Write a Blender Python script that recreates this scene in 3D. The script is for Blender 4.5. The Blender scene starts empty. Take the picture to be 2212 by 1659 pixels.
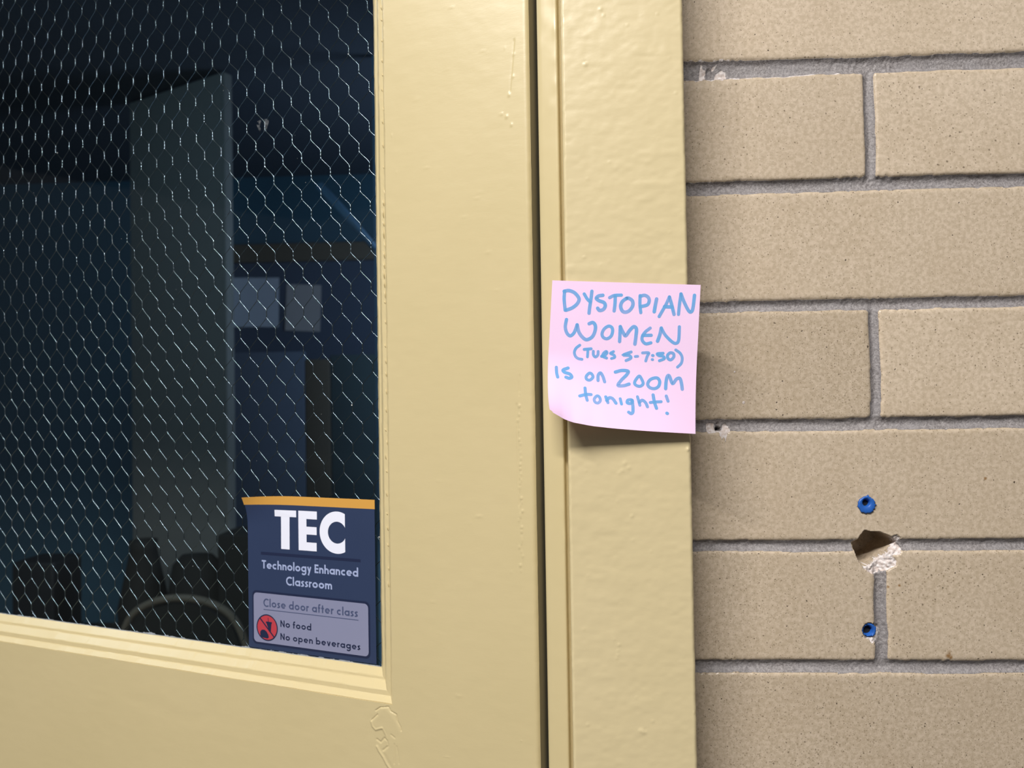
import bpy, math, random
import numpy as np
from mathutils import Matrix, Vector

S = 0.001                       # the scene is laid out in millimetres
ZC = 1500.0                     # camera height above the floor
rad = math.radians
scn = bpy.context.scene
COL = scn.collection

# ------------------------------------------------------------------ camera
cam_d = bpy.data.cameras.new('camera')
cam = bpy.data.objects.new('camera', cam_d); COL.objects.link(cam)
def cam_axes(yaw, pit, roll):
    cy, sy = math.cos(yaw), math.sin(yaw)
    cp, sp = math.cos(pit), math.sin(pit)
    cr, sr = math.cos(roll), math.sin(roll)
    Rz = np.array([[cy, -sy, 0], [sy, cy, 0], [0, 0, 1]])
    Rx = np.array([[1, 0, 0], [0, cp, -sp], [0, sp, cp]])
    Ry = np.array([[cr, 0, sr], [0, 1, 0], [-sr, 0, cr]])
    return Rz @ Rx @ Ry
R = cam_axes(rad(2.5887), rad(0.9659), rad(0.8983))
r_, f_, u_ = R[:, 0], R[:, 1], R[:, 2]
cam.matrix_world = Matrix(((r_[0], u_[0], -f_[0], 0.0), (r_[1], u_[1], -f_[1], -0.4403),
                           (r_[2], u_[2], -f_[2], ZC * S), (0, 0, 0, 1)))
cam_d.sensor_width = 36.0
cam_d.lens = 1661 / 2212 * 36
cam_d.clip_start = 0.01
cam_d.dof.use_dof = True
cam_d.dof.focus_distance = 0.415
cam_d.dof.aperture_fstop = 13.0
scn.camera = cam

# ------------------------------------------------------------------ light
scn.view_settings.view_transform = 'Standard'
scn.view_settings.look = 'None'
scn.view_settings.gamma = 1.0
scn.view_settings.exposure = 0.0
scn.view_settings.use_curve_mapping = False
world = bpy.data.worlds.new('world'); scn.world = world
world.use_nodes = True
bg = world.node_tree.nodes['Background']
bg.inputs[0].default_value = (0.90, 0.95, 1.0, 1)
bg.inputs[1].default_value = 0.085

def area_light(name, loc, target, sx, sy, power, color):
    d = bpy.data.lights.new(name, 'AREA'); d.shape = 'RECTANGLE'
    d.size, d.size_y, d.energy, d.color = sx, sy, power, color
    o = bpy.data.objects.new(name, d); COL.objects.link(o)
    o.location = loc
    v = Vector(target) - Vector(loc)
    o.rotation_euler = v.to_track_quat('-Z', 'Y').to_euler()
    return o
# the corridor's fluorescent strip parallel to the wall, and an added, unseen fill from the right
area_light('corridor_strip_light', (-0.48, -1.15, 2.62), (-0.25, -0.75, 0.0), 1.05, 0.08, 55.0, (1.0, 0.97, 0.93))
area_light('corridor_fill_light', (1.7, -1.9, 2.62), (1.2, -0.9, 0.0), 1.3, 0.5, 3.5, (1.0, 0.96, 0.93))
# added bluish fills that brighten the divider panel and the back wall
area_light('classroom_divider_fill', (-1.6, 0.45, 2.62), (-1.0, 2.2, 1.1), 0.7, 0.5, 7.0, (0.48, 0.75, 1.0))
area_light('classroom_back_fill', (0.35, 2.3, 2.1), (-1.3, 3.6, 1.7), 0.6, 0.8, 8.0, (0.58, 0.75, 1.0))

# ------------------------------------------------------------------ helpers
rng = np.random.default_rng(7)
random.seed(5)

def tag(o, label=None, cat=None, group=None, kind=None):
    if label: o['label'] = label
    if cat: o['category'] = cat
    if group: o['group'] = group
    if kind: o['kind'] = kind
    return o

def empty(name, loc=(0, 0, 0), rz=0.0):
    o = bpy.data.objects.new(name, None); COL.objects.link(o)
    o.empty_display_size = 0.02
    o.location = loc; o.rotation_euler = (0, 0, rz)
    return o

def link_mesh(name, verts, faces, mat, parent=None, smooth=True, scale=S):
    me = bpy.data.meshes.new(name)
    v = np.asarray(verts, dtype=float) * scale
    me.from_pydata(v.tolist(), [], faces)
    me.update()
    if mat: me.materials.append(mat)
    if smooth:
        me.polygons.foreach_set('use_smooth', [True] * len(me.polygons))
    o = bpy.data.objects.new(name, me); COL.objects.link(o)
    if parent: o.parent = parent
    return o

def flat_rim(o, n):
    """the last n faces are the cut edge of a sheet: keep them flat shaded"""
    for p in list(o.data.polygons)[-n:]: p.use_smooth = False

class MB:
    """collects boxes, tubes and lathes in millimetres; build() links them as ONE mesh object"""
    def __init__(self): self.v, self.f = [], []
    def add(self, v, f):
        n = len(self.v); self.v += [tuple(p) for p in v]
        self.f += [tuple(i + n for i in q) for q in f]
    def box(self, x0, x1, y0, y1, z0, z1, b=0.0):
        if b <= 0:
            v = [(x, y, z) for z in (z0, z1) for y in (y0, y1) for x in (x0, x1)]
            f = [(0, 2, 3, 1), (4, 5, 7, 6), (0, 1, 5, 4), (2, 6, 7, 3), (0, 4, 6, 2), (1, 3, 7, 5)]
            self.add(v, f); return
        # chamfered box: rounded plan outline, with chamfered top and bottom rims
        def ring(ins, z):
            out = []
            for (cx, cy, a0) in ((x1 - b, y1 - b, 0), (x0 + b, y1 - b, 90), (x0 + b, y0 + b, 180), (x1 - b, y0 + b, 270)):
                for k in range(4):
                    a = rad(a0 + 30 * k); r = b - ins
                    out.append((cx + r * math.cos(a), cy + r * math.sin(a), z))
            return out
        rings = [ring(b * .7, z0), ring(b * .2, z0 + b * .3), ring(0, z0 + b), ring(0, z1 - b), ring(b * .2, z1 - b * .3), ring(b * .7, z1)]
        self.loft(rings)
    def loft(self, rings, caps=True):
        n = len(rings[0]); v = [p for r in rings for p in r]; f = []
        for i in range(len(rings) - 1):
            for k in range(n):
                a, b = i * n + k, i * n + (k + 1) % n
                f.append((a, b, b + n, a + n))
        if caps:
            f.append(tuple(range(n - 1, -1, -1)))
            f.append(tuple((len(rings) - 1) * n + k for k in range(n)))
        self.add(v, f)
    def tube(self, pts, r, n=8, caps=True):
        pts = [Vector(p) for p in pts]; rings = []
        up = Vector((0, 1, 0))
        for i, p in enumerate(pts):
            d = (pts[min(i + 1, len(pts) - 1)] - pts[max(i - 1, 0)]).normalized()
            a = d.cross(up)
            if a.length < 1e-4: a = d.cross(Vector((1, 0, 0)))
            a.normalize(); b = a.cross(d)
            rr = r[i] if isinstance(r, (list, tuple)) else r
            rings.append([tuple(p + a * rr * math.cos(2 * math.pi * k / n) + b * rr * math.sin(2 * math.pi * k / n)) for k in range(n)])
        self.loft(rings, caps)
    def lathe(self, cx, cy, prof, n=32, axis='z'):
        rings = []
        for (r, h) in prof:
            ring = []
            for k in range(n):
                a = 2 * math.pi * k / n
                if axis == 'z': ring.append((cx + r * math.cos(a), cy + r * math.sin(a), h))
                else: ring.append((cx + r * math.cos(a), h, cy + r * math.sin(a)))
            rings.append(ring)
        self.loft(rings, True)
    def build(self, name, mat, parent=None, smooth=False):
        return link_mesh(name, self.v, self.f, mat, parent, smooth)

def vnoise(X, Z, scale, seed):
    """smooth 2-D value noise in -1..1 (scale = cell size in mm)"""
    g = np.random.default_rng(seed).uniform(-1, 1, (257, 257)); g[256] = g[0]; g[:, 256] = g[:, 0]
    x, z = np.asarray(X) / scale, np.asarray(Z) / scale
    xi, zi = np.floor(x).astype(int), np.floor(z).astype(int)
    fx, fz = x - xi, z - zi
    fx, fz = fx * fx * (3 - 2 * fx), fz * fz * (3 - 2 * fz)
    a, b = xi % 256, zi % 256
    return (g[a, b] * (1 - fx) + g[a + 1, b] * fx) * (1 - fz) + (g[a, b + 1] * (1 - fx) + g[a + 1, b + 1] * fx) * fz

def sstep(a, b, x):
    t = np.clip((x - a) / (b - a), 0, 1)
    return t * t * (3 - 2 * t)

def poly_sdf(P, X, Z):
    """signed distance to a closed polygon (negative inside)"""
    d = np.full(X.shape, 1e9); ins = np.zeros(X.shape, bool)
    n = len(P)
    for i in range(n):
        (ax, az), (bx, bz) = P[i], P[(i + 1) % n]
        ex, ez = bx - ax, bz - az
        t = np.clip(((X - ax) * ex + (Z - az) * ez) / (ex * ex + ez * ez + 1e-12), 0, 1)
        d = np.minimum(d, np.hypot(X - ax - t * ex, Z - az - t * ez))
        c = ((az > Z) != (bz > Z)) & (X < (bx - ax) * (Z - az) / (bz - az + 1e-12) + ax)
        ins ^= c
    return np.where(ins, -d, d)

def line_dist(P, X, Z):
    d = np.full(X.shape, 1e9)
    for (ax, az), (bx, bz) in zip(P[:-1], P[1:]):
        ex, ez = bx - ax, bz - az
        t = np.clip(((X - ax) * ex + (Z - az) * ez) / (ex * ex + ez * ez + 1e-12), 0, 1)
        d = np.minimum(d, np.hypot(X - ax - t * ex, Z - az - t * ez))
    return d

def lines(lo, hi, base, fine=()):
    out = [lo]; x = lo
    while x < hi - 1e-6:
        st = base
        for (a, b, s) in fine:
            if a - 1e-6 <= x < b: st = min(st, s)
        for (a, b, s) in fine:
            if x < a < x + st: st = max(a - x, 0.05)
        x = min(x + st, hi); out.append(x)
    return np.array(out)

def surface_grid(name, xs, zs, yfun, mat, parent=None, back=None, attrs=None, side_mat=None):
    """a front surface y = yfun(x, z) over the grid, closed with side and back faces at y = back (mm)"""
    X, Z = np.meshgrid(xs, zs, indexing='ij')
    Y = yfun(X, Z)
    nx, nz = len(xs), len(zs)
    V = np.stack([X, Y, Z], -1).reshape(-1, 3)
    idx = np.arange(nx * nz).reshape(nx, nz)
    F = np.stack([idx[:-1, :-1], idx[1:, :-1], idx[1:, 1:], idx[:-1, 1:]], -1).reshape(-1, 4)
    nfront = len(F)
    if back is not None:
        border = np.concatenate([idx[:, 0], idx[-1, 1:], idx[-2::-1, -1], idx[0, -2:0:-1]])
        Bv = V[border].copy(); Bv[:, 1] = back
        m = len(border); f0 = len(V); n0 = f0 + m
        V = np.concatenate([V, V[border], Bv])                     # the sides have their own vertices
        k = np.arange(m); k2 = (k + 1) % m
        F2 = np.stack([f0 + k2, f0 + k, n0 + k, n0 + k2], -1)
        F = np.concatenate([F, F2])
        # back face from the four corners
        c = [n0, n0 + nx - 1, n0 + nx - 1 + nz - 1, n0 + 2 * (nx - 1) + nz - 1]
        F = np.concatenate([F, np.array([[c[3], c[2], c[1], c[0]]])])
    me = bpy.data.meshes.new(name)
    me.vertices.add(len(V)); me.vertices.foreach_set('co', (V * S).astype(np.float32).ravel())
    me.loops.add(F.size); me.loops.foreach_set('vertex_index', F.astype(np.int32).ravel())
    me.polygons.add(len(F))
    me.polygons.foreach_set('loop_start', np.arange(0, F.size, 4, dtype=np.int32))
    me.update(calc_edges=True)
    sm = np.zeros(len(F), bool); sm[:nfront] = True
    me.polygons.foreach_set('use_smooth', sm)
    for k, fn in (attrs or {}).items():
        a = me.attributes.new(k, 'FLOAT', 'POINT')
        val = np.zeros(len(V), np.float32); val[:nx * nz] = fn.reshape(-1)
        a.data.foreach_set('value', val)
    if mat: me.materials.append(mat)
    if side_mat:
        me.materials.append(side_mat)
        mi = np.ones(len(F), np.int32); mi[:nfront] = 0; me.polygons.foreach_set('material_index', mi)
    me.validate()
    o = bpy.data.objects.new(name, me); COL.objects.link(o)
    if parent: o.parent = parent
    return o

# ------------------------------------------------------------------ materials
def new_mat(name):
    m = bpy.data.materials.new(name); m.use_nodes = True
    nt = m.node_tree; b = nt.nodes['Principled BSDF']
    return m, nt, b

def N(nt, t, **kw):
    n = nt.nodes.new(t)
    for k, v in kw.items():
        if k.startswith('i_'): n.inputs[k[2:].replace('_', ' ')].default_value = v
        else: setattr(n, k, v)
    return n

def flat(name, col, rough=0.5, metal=0.0, spec=0.5, var=0.06, scale=40.0):
    """plain material with a slight procedural mottle"""
    m, nt, b = new_mat(name)
    tc = N(nt, 'ShaderNodeTexCoord')
    no = N(nt, 'ShaderNodeTexNoise', i_Scale=scale, i_Detail=3.0)
    nt.links.new(tc.outputs['Object'], no.inputs['Vector'])
    mx = N(nt, 'ShaderNodeMix', data_type='RGBA')
    mx.inputs[6].default_value = tuple(c * (1 - var) for c in col) + (1,)
    mx.inputs[7].default_value = tuple(min(1, c * (1 + var)) for c in col) + (1,)
    nt.links.new(no.outputs['Fac'], mx.inputs[0])
    nt.links.new(mx.outputs[2], b.inputs['Base Color'])
    b.inputs['Roughness'].default_value = rough
    b.inputs['Metallic'].default_value = metal
    b.inputs['Specular IOR Level'].default_value = spec
    return m

def paint(name, col, rough, layers, mottle=0.04):
    """glossy brushed paint; layers = [(scale xyz, noise scale, bump height mm)]"""
    m, nt, b = new_mat(name)
    tc = N(nt, 'ShaderNodeTexCoord')
    no = N(nt, 'ShaderNodeTexNoise', i_Scale=14.0, i_Detail=4.0)
    nt.links.new(tc.outputs['Object'], no.inputs['Vector'])
    mx = N(nt, 'ShaderNodeMix', data_type='RGBA')
    mx.inputs[6].default_value = (col[0] * (1 - mottle), col[1] * (1 - mottle), col[2] * (1 - 1.6 * mottle), 1)
    mx.inputs[7].default_value = (col[0] * (1 + mottle), col[1] * (1 + mottle), col[2] * (1 + 1.6 * mottle), 1)
    nt.links.new(no.outputs['Fac'], mx.inputs[0])
    nt.links.new(mx.outputs[2], b.inputs['Base Color'])
    b.inputs['Roughness'].default_value = rough
    b.inputs['Specular IOR Level'].default_value = 0.5
    total = None
    for (sc3, ns, h) in layers:
        mp = N(nt, 'ShaderNodeMapping'); mp.inputs['Scale'].default_value = sc3
        nt.links.new(tc.outputs['Object'], mp.inputs['Vector'])
        nn = N(nt, 'ShaderNodeTexNoise', i_Scale=ns, i_Detail=2.0)
        nt.links.new(mp.outputs[0], nn.inputs['Vector'])
        mu = N(nt, 'ShaderNodeMath', operation='MULTIPLY'); mu.inputs[1].default_value = h * S
        nt.links.new(nn.outputs['Fac'], mu.inputs[0])
        if total is None: total = mu
        else:
            ad = N(nt, 'ShaderNodeMath', operation='ADD')
            nt.links.new(total.outputs[0], ad.inputs[0]); nt.links.new(mu.outputs[0], ad.inputs[1]); total = ad
    bp = N(nt, 'ShaderNodeBump', i_Strength=1.0, i_Distance=1.0)
    nt.links.new(total.outputs[0], bp.inputs['Height'])
    nt.links.new(bp.outputs[0], b.inputs['Normal'])
    return m

YEL = (0.660, 0.552, 0.328)
M = {}
M['casing_paint'] = paint('rolled_cream_paint', YEL, 0.34, [((1, 1, 1.8), 120, 0.06), ((1, 1, 1.4), 330, 0.03), ((1, 1, 2.0), 38, 0.12)])
M['door_paint'] = paint('brushed_cream_paint', (0.590, 0.490, 0.275), 0.36, [((1, 1, 2.2), 60, 0.12), ((1, 1, 6), 300, 0.018)])
M['door_edge'] = flat('shade_darkened_olive_edge', (0.30, 0.27, 0.19), 0.6)  # darkened colour stands in for the shade in the hinge gap
M['bead_paint'] = paint('glossy_cream_paint', (0.605, 0.502, 0.282), 0.30, [((1, 1, 1), 90, 0.10)])

def wall_material():
    m, nt, b = new_mat('glazed_tan_brick_and_mortar')
    L = nt.links.new
    tc = N(nt, 'ShaderNodeTexCoord')
    def attr(n): return N(nt, 'ShaderNodeAttribute', attribute_name=n)
    a_m, a_c, a_t, a_s, a_r = attr('mortar'), attr('chip'), attr('tone'), attr('speck'), attr('rust')
    def mix(fac, a, bb):
        x = N(nt, 'ShaderNodeMix', data_type='RGBA')
        if hasattr(fac, 'is_linked') or hasattr(fac, 'links'): L(fac, x.inputs[0])
        else: x.inputs[0].default_value = fac
        for i, c in ((6, a), (7, bb)):
            if isinstance(c, tuple): x.inputs[i].default_value = c + (1,)
            else: L(c, x.inputs[i])
        return x.outputs[2]
    def math_(op, a, bb=None, clamp=False):
        x = N(nt, 'ShaderNodeMath', operation=op, use_clamp=clamp)
        for i, c in ((0, a), (1, bb)):
            if c is None: continue
            if isinstance(c, (int, float)): x.inputs[i].default_value = c
            else: L(c, x.inputs[i])
        return x.outputs[0]
    def noise(sc, det=2.0, rough=0.5):
        n = N(nt, 'ShaderNodeTexNoise', i_Scale=sc, i_Detail=det, i_Roughness=rough)
        L(tc.outputs['Object'], n.inputs['Vector']); return n.outputs['Fac']
    def ramp(v, lo, hi):
        r = N(nt, 'ShaderNodeMapRange', interpolation_type='SMOOTHSTEP')
        L(v, r.inputs[0]); 
        for i, c in ((1, lo), (2, hi)):
            if isinstance(c, (int, float)): r.inputs[i].default_value = c
            else: L(c, r.inputs[i])
        return r.outputs[0]
    # body: two tans chosen by each brick's own tone, finely mottled
    tan = mix(a_t.outputs['Fac'], (0.545, 0.446, 0.340), (0.675, 0.555, 0.428))
    n1 = ramp(noise(420, 3, 0.6), 0.36, 0.66)
    tan2 = mix(a_t.outputs['Fac'], (0.435, 0.350, 0.252), (0.545, 0.443, 0.325))
    body = mix(n1, tan2, tan)
    n2 = ramp(noise(1300, 2, 0.5), 0.60, 0.74)
    body = mix(math_('MULTIPLY', n2, 0.55), body, (0.76, 0.64, 0.50))
    n3 = ramp(noise(26, 2, 0.5), 0.35, 0.75)
    body = mix(math_('MULTIPLY', n3, 0.16), body, (0.40, 0.30, 0.19))
    # iron specks in three sizes
    def specks(scale, dens, r, seedvec):
        mp = N(nt, 'ShaderNodeMapping'); mp.inputs['Location'].default_value = seedvec
        L(tc.outputs['Object'], mp.inputs['Vector'])
        nz = N(nt, 'ShaderNodeTexNoise', i_Scale=scale * 1.6, i_Detail=1.0)
        L(mp.outputs[0], nz.inputs['Vector'])
        ofs = N(nt, 'ShaderNodeVectorMath', operation='SCALE'); ofs.inputs['Scale'].default_value = 0.5 / scale
        L(nz.outputs['Color'], ofs.inputs[0])
        ad = N(nt, 'ShaderNodeVectorMath', operation='ADD')
        L(mp.outputs[0], ad.inputs[0]); L(ofs.outputs[0], ad.inputs[1])
        vo = N(nt, 'ShaderNodeTexVoronoi', i_Scale=scale); vo.voronoi_dimensions = '3D'
        L(ad.outputs[0], vo.inputs['Vector'])
        sep = N(nt, 'ShaderNodeSeparateColor'); L(vo.outputs['Color'], sep.inputs[0])
        d2 = math_('MULTIPLY', dens, math_('ADD', math_('MULTIPLY', a_s.outputs['Fac'], 1.3), 0.55))
        pick = math_('LESS_THAN', sep.outputs[0], d2)
        rad_ = math_('MULTIPLY', math_('ADD', sep.outputs[1], 0.45), r)
        dot = math_('SUBTRACT', 1.0, ramp(vo.outputs['Distance'], math_('MULTIPLY', rad_, 0.55), rad_))
        return math_('MULTIPLY', dot, pick)
    s1 = specks(560, 0.17, 0.29, (3.1, 0.2, 1.7))
    s2 = specks(270, 0.13, 0.175, (7.3, 1.2, 4.7))
    s3 = specks(950, 0.28, 0.38, (1.3, 5.2, 2.7))
    body = mix(math_('MULTIPLY', s3, 0.55), body, (0.20, 0.145, 0.085))
    body = mix(math_('MULTIPLY', s1, 0.72), body, (0.125, 0.090, 0.055))
    body = mix(math_('MULTIPLY', s2, 0.9), body, (0.060, 0.042, 0.028))
    body = mix(a_r.outputs['Fac'], body, (0.24, 0.115, 0.025))
    # mortar
    g1 = ramp(noise(700, 4, 0.7), 0.34, 0.68)
    g2 = ramp(noise(60, 2, 0.5), 0.3, 0.7)
    grey = mix(g1, (0.180, 0.162, 0.160), (0.385, 0.355, 0.355))
    grey = mix(math_('MULTIPLY', g2, 0.35), grey, (0.30, 0.285, 0.30))
    mm = ramp(math_('ADD', a_m.outputs['Fac'], math_('MULTIPLY', math_('SUBTRACT', noise(1100, 2), 0.5), 0.5)), 0.40, 0.58)
    col = mix(mm, body, grey)
    cc = ramp(math_('ADD', a_c.outputs['Fac'], math_('MULTIPLY', math_('SUBTRACT', noise(900, 3), 0.5), 0.7)), 0.40, 0.62)
    chipc = mix(ramp(noise(500, 3), 0.35, 0.65), (0.62, 0.53, 0.49), (0.84, 0.78, 0.77))
    col = mix(cc, col, chipc)
    L(col, b.inputs['Base Color'])
    rr = N(nt, 'ShaderNodeMix', data_type='FLOAT'); rr.inputs[2].default_value = 0.29; rr.inputs[3].default_value = 0.40
    L(mm, rr.inputs[0])
    ro = N(nt, 'ShaderNodeMix', data_type='FLOAT'); ro.inputs[3].default_value = 0.9
    L(cc, ro.inputs[0]); L(rr.outputs[0], ro.inputs[2])
    L(ro.outputs[0], b.inputs['Roughness'])
    b.inputs['Specular IOR Level'].default_value = 0.5
    # bump: fine pits on the glaze, grit in the mortar
    hb = math_('MULTIPLY', noise(620, 3, 0.6), 0.00010)
    hm = math_('MULTIPLY', math_('MULTIPLY', noise(1000, 4, 0.7), 0.00042), math_('MAXIMUM', mm, cc))
    hs = math_('MULTIPLY', s2, -0.00010)
    h = math_('ADD', math_('ADD', hb, hm), hs)
    bp = N(nt, 'ShaderNodeBump', i_Strength=1.0, i_Distance=1.0)
    L(h, bp.inputs['Height']); L(bp.outputs[0], b.inputs['Normal'])
    return m
M['brick'] = wall_material()

def glass_material():
    m = bpy.data.materials.new('wired_pane_glass'); m.use_nodes = True
    nt = m.node_tree; nt.nodes.clear()
    out = N(nt, 'ShaderNodeOutputMaterial'); mix = N(nt, 'ShaderNodeMixShader')
    tr = N(nt, 'ShaderNodeBsdfTransparent'); tr.inputs[0].default_value = (0.86, 0.93, 0.96, 1)
    gl = N(nt, 'ShaderNodeBsdfGlossy'); gl.inputs['Roughness'].default_value = 0.03
    fr = N(nt, 'ShaderNodeFresnel'); fr.inputs[0].default_value = 1.5
    tc = N(nt, 'ShaderNodeTexCoord'); no = N(nt, 'ShaderNodeTexNoise', i_Scale=9.0)
    bp = N(nt, 'ShaderNodeBump', i_Strength=0.05, i_Distance=0.01)
    nt.links.new(tc.outputs['Object'], no.inputs['Vector']); nt.links.new(no.outputs['Fac'], bp.inputs['Height'])
    nt.links.new(bp.outputs[0], gl.inputs['Normal'])
    ge = N(nt, 'ShaderNodeNewGeometry'); fm = N(nt, 'ShaderNodeMix', data_type='FLOAT'); fm.inputs[3].default_value = 0.0
    nt.links.new(ge.outputs['Backfacing'], fm.inputs[0]); nt.links.new(fr.outputs[0], fm.inputs[2])
    nt.links.new(fm.outputs[0], mix.inputs[0]); nt.links.new(tr.outputs[0], mix.inputs[1]); nt.links.new(gl.outputs[0], mix.inputs[2])
    nt.links.new(mix.outputs[0], out.inputs[0])
    return m
M['glass'] = glass_material()
M['wire'] = flat('galvanised_wire', (0.25, 0.285, 0.32), 0.17, 1.0)
M['fleck'] = flat('pale_paint_fleck', (0.62, 0.64, 0.64), 0.6)

def ink_material(name, col, alpha):
    m, nt, b = new_mat(name)
    tc = N(nt, 'ShaderNodeTexCoord'); no = N(nt, 'ShaderNodeTexNoise', i_Scale=130.0, i_Detail=2.0)
    nt.links.new(tc.outputs['Object'], no.inputs['Vector'])
    b.inputs['Base Color'].default_value = col + (1,)
    b.inputs['Roughness'].default_value = 0.8
    b.inputs['Specular IOR Level'].default_value = 0.1
    mr = N(nt, 'ShaderNodeMapRange'); mr.inputs[1].default_value = 0.32; mr.inputs[2].default_value = 0.68
    mr.inputs[3].default_value = alpha - 0.16; mr.inputs[4].default_value = min(1, alpha + 0.14)
    nt.links.new(no.outputs['Fac'], mr.inputs[0]); nt.links.new(mr.outputs[0], b.inputs['Alpha'])
    return m
M['note'] = flat('pink_note_paper', (0.86, 0.625, 0.86), 0.85, spec=0.2, var=0.02, scale=60)
M['ink'] = ink_material('blue_marker_ink', (0.165, 0.440, 0.820), 0.74)

# ------------------------------------------------------------------ brick wall (wall_front)
PITCH = 67.7
Z0 = 184.7
HALF = {0: 4.7, 1: 3.8, 2: 3.2, 3: 3.5, 4: 3.3, 5: 3.6}          # half thickness of the joints in view
XJ, LB = 184.6, 203.0                                             # a head joint and the brick length
HOLE = [(176.5,-77.4),(179.7,-78.3),(184.9,-78.6),(191.3,-81.3),(194.1,-84.3),(194.1,-85.5),(191.7,-88.4),(186.3,-93.1),(181.6,-96.3),(178.1,-97.8),(175.2,-98.1),(172.9,-95.4),(171.3,-91.2),(170.5,-87.7),(170.3,-84.7),(172.6,-83.3),(174.4,-80.0)]
CHIP_HOLE = [(191.3,-81.3),(194.2,-80.2),(196.2,-82.0),(194.7,-84.9),(197.2,-88.5),(195.7,-91.4),(191.6,-92.0),(193.8,-95.5),(193.2,-97.9),(189.7,-99.6),(186.7,-101.4),(185.0,-100.2),(184.4,-102.0),(180.9,-102.5),(178.0,-101.0),(174.9,-98.4),(178.1,-96.2),(186.4,-91.5),(191.7,-86.8)]
CHIP_PLUG = [(174.0,-137.0),(177.8,-137.3),(181.9,-134.4),(180.8,-130.0),(183.4,-131.4),(183.6,-136.1),(181.2,-139.7),(179.4,-141.1),(178.0,-139.1)]
CHIP_SMALL = [(89.9,-17.5),(92.0,-16.7),(94.6,-17.2),(94.6,-19.1),(95.1,-20.8),(98.7,-20.8),(99.3,-18.0),(101.2,-17.3),(102.7,-18.8),(103.7,-21.8),(101.7,-22.6),(101.4,-24.8),(100.5,-25.7),(99.2,-24.6),(98.6,-25.5),(97.5,-24.6),(97.3,-22.5),(96.2,-22.1),(90.6,-22.4)]
CHIP_TOP = [[(91.2,188.6),(92.2,188.6),(92.0,186.4),(94.0,185.7),(94.1,183.6),(93.1,182.2),(93.3,180.0),(90.0,179.5),(90.5,184.2)],
            [(100.2,184.0),(103.2,185.2),(105.4,183.9),(105.3,181.6),(105.1,179.6),(98.5,179.6),(99.3,181.8)],
            [(97.4,187.2),(100.3,188.5),(98.4,184.9),(97.2,184.3)]]
PLUGS = [(177.8, -63.4, 4.0), (177.9, -133.5, 4.0)]               # drilled holes that hold the wall plugs

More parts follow.
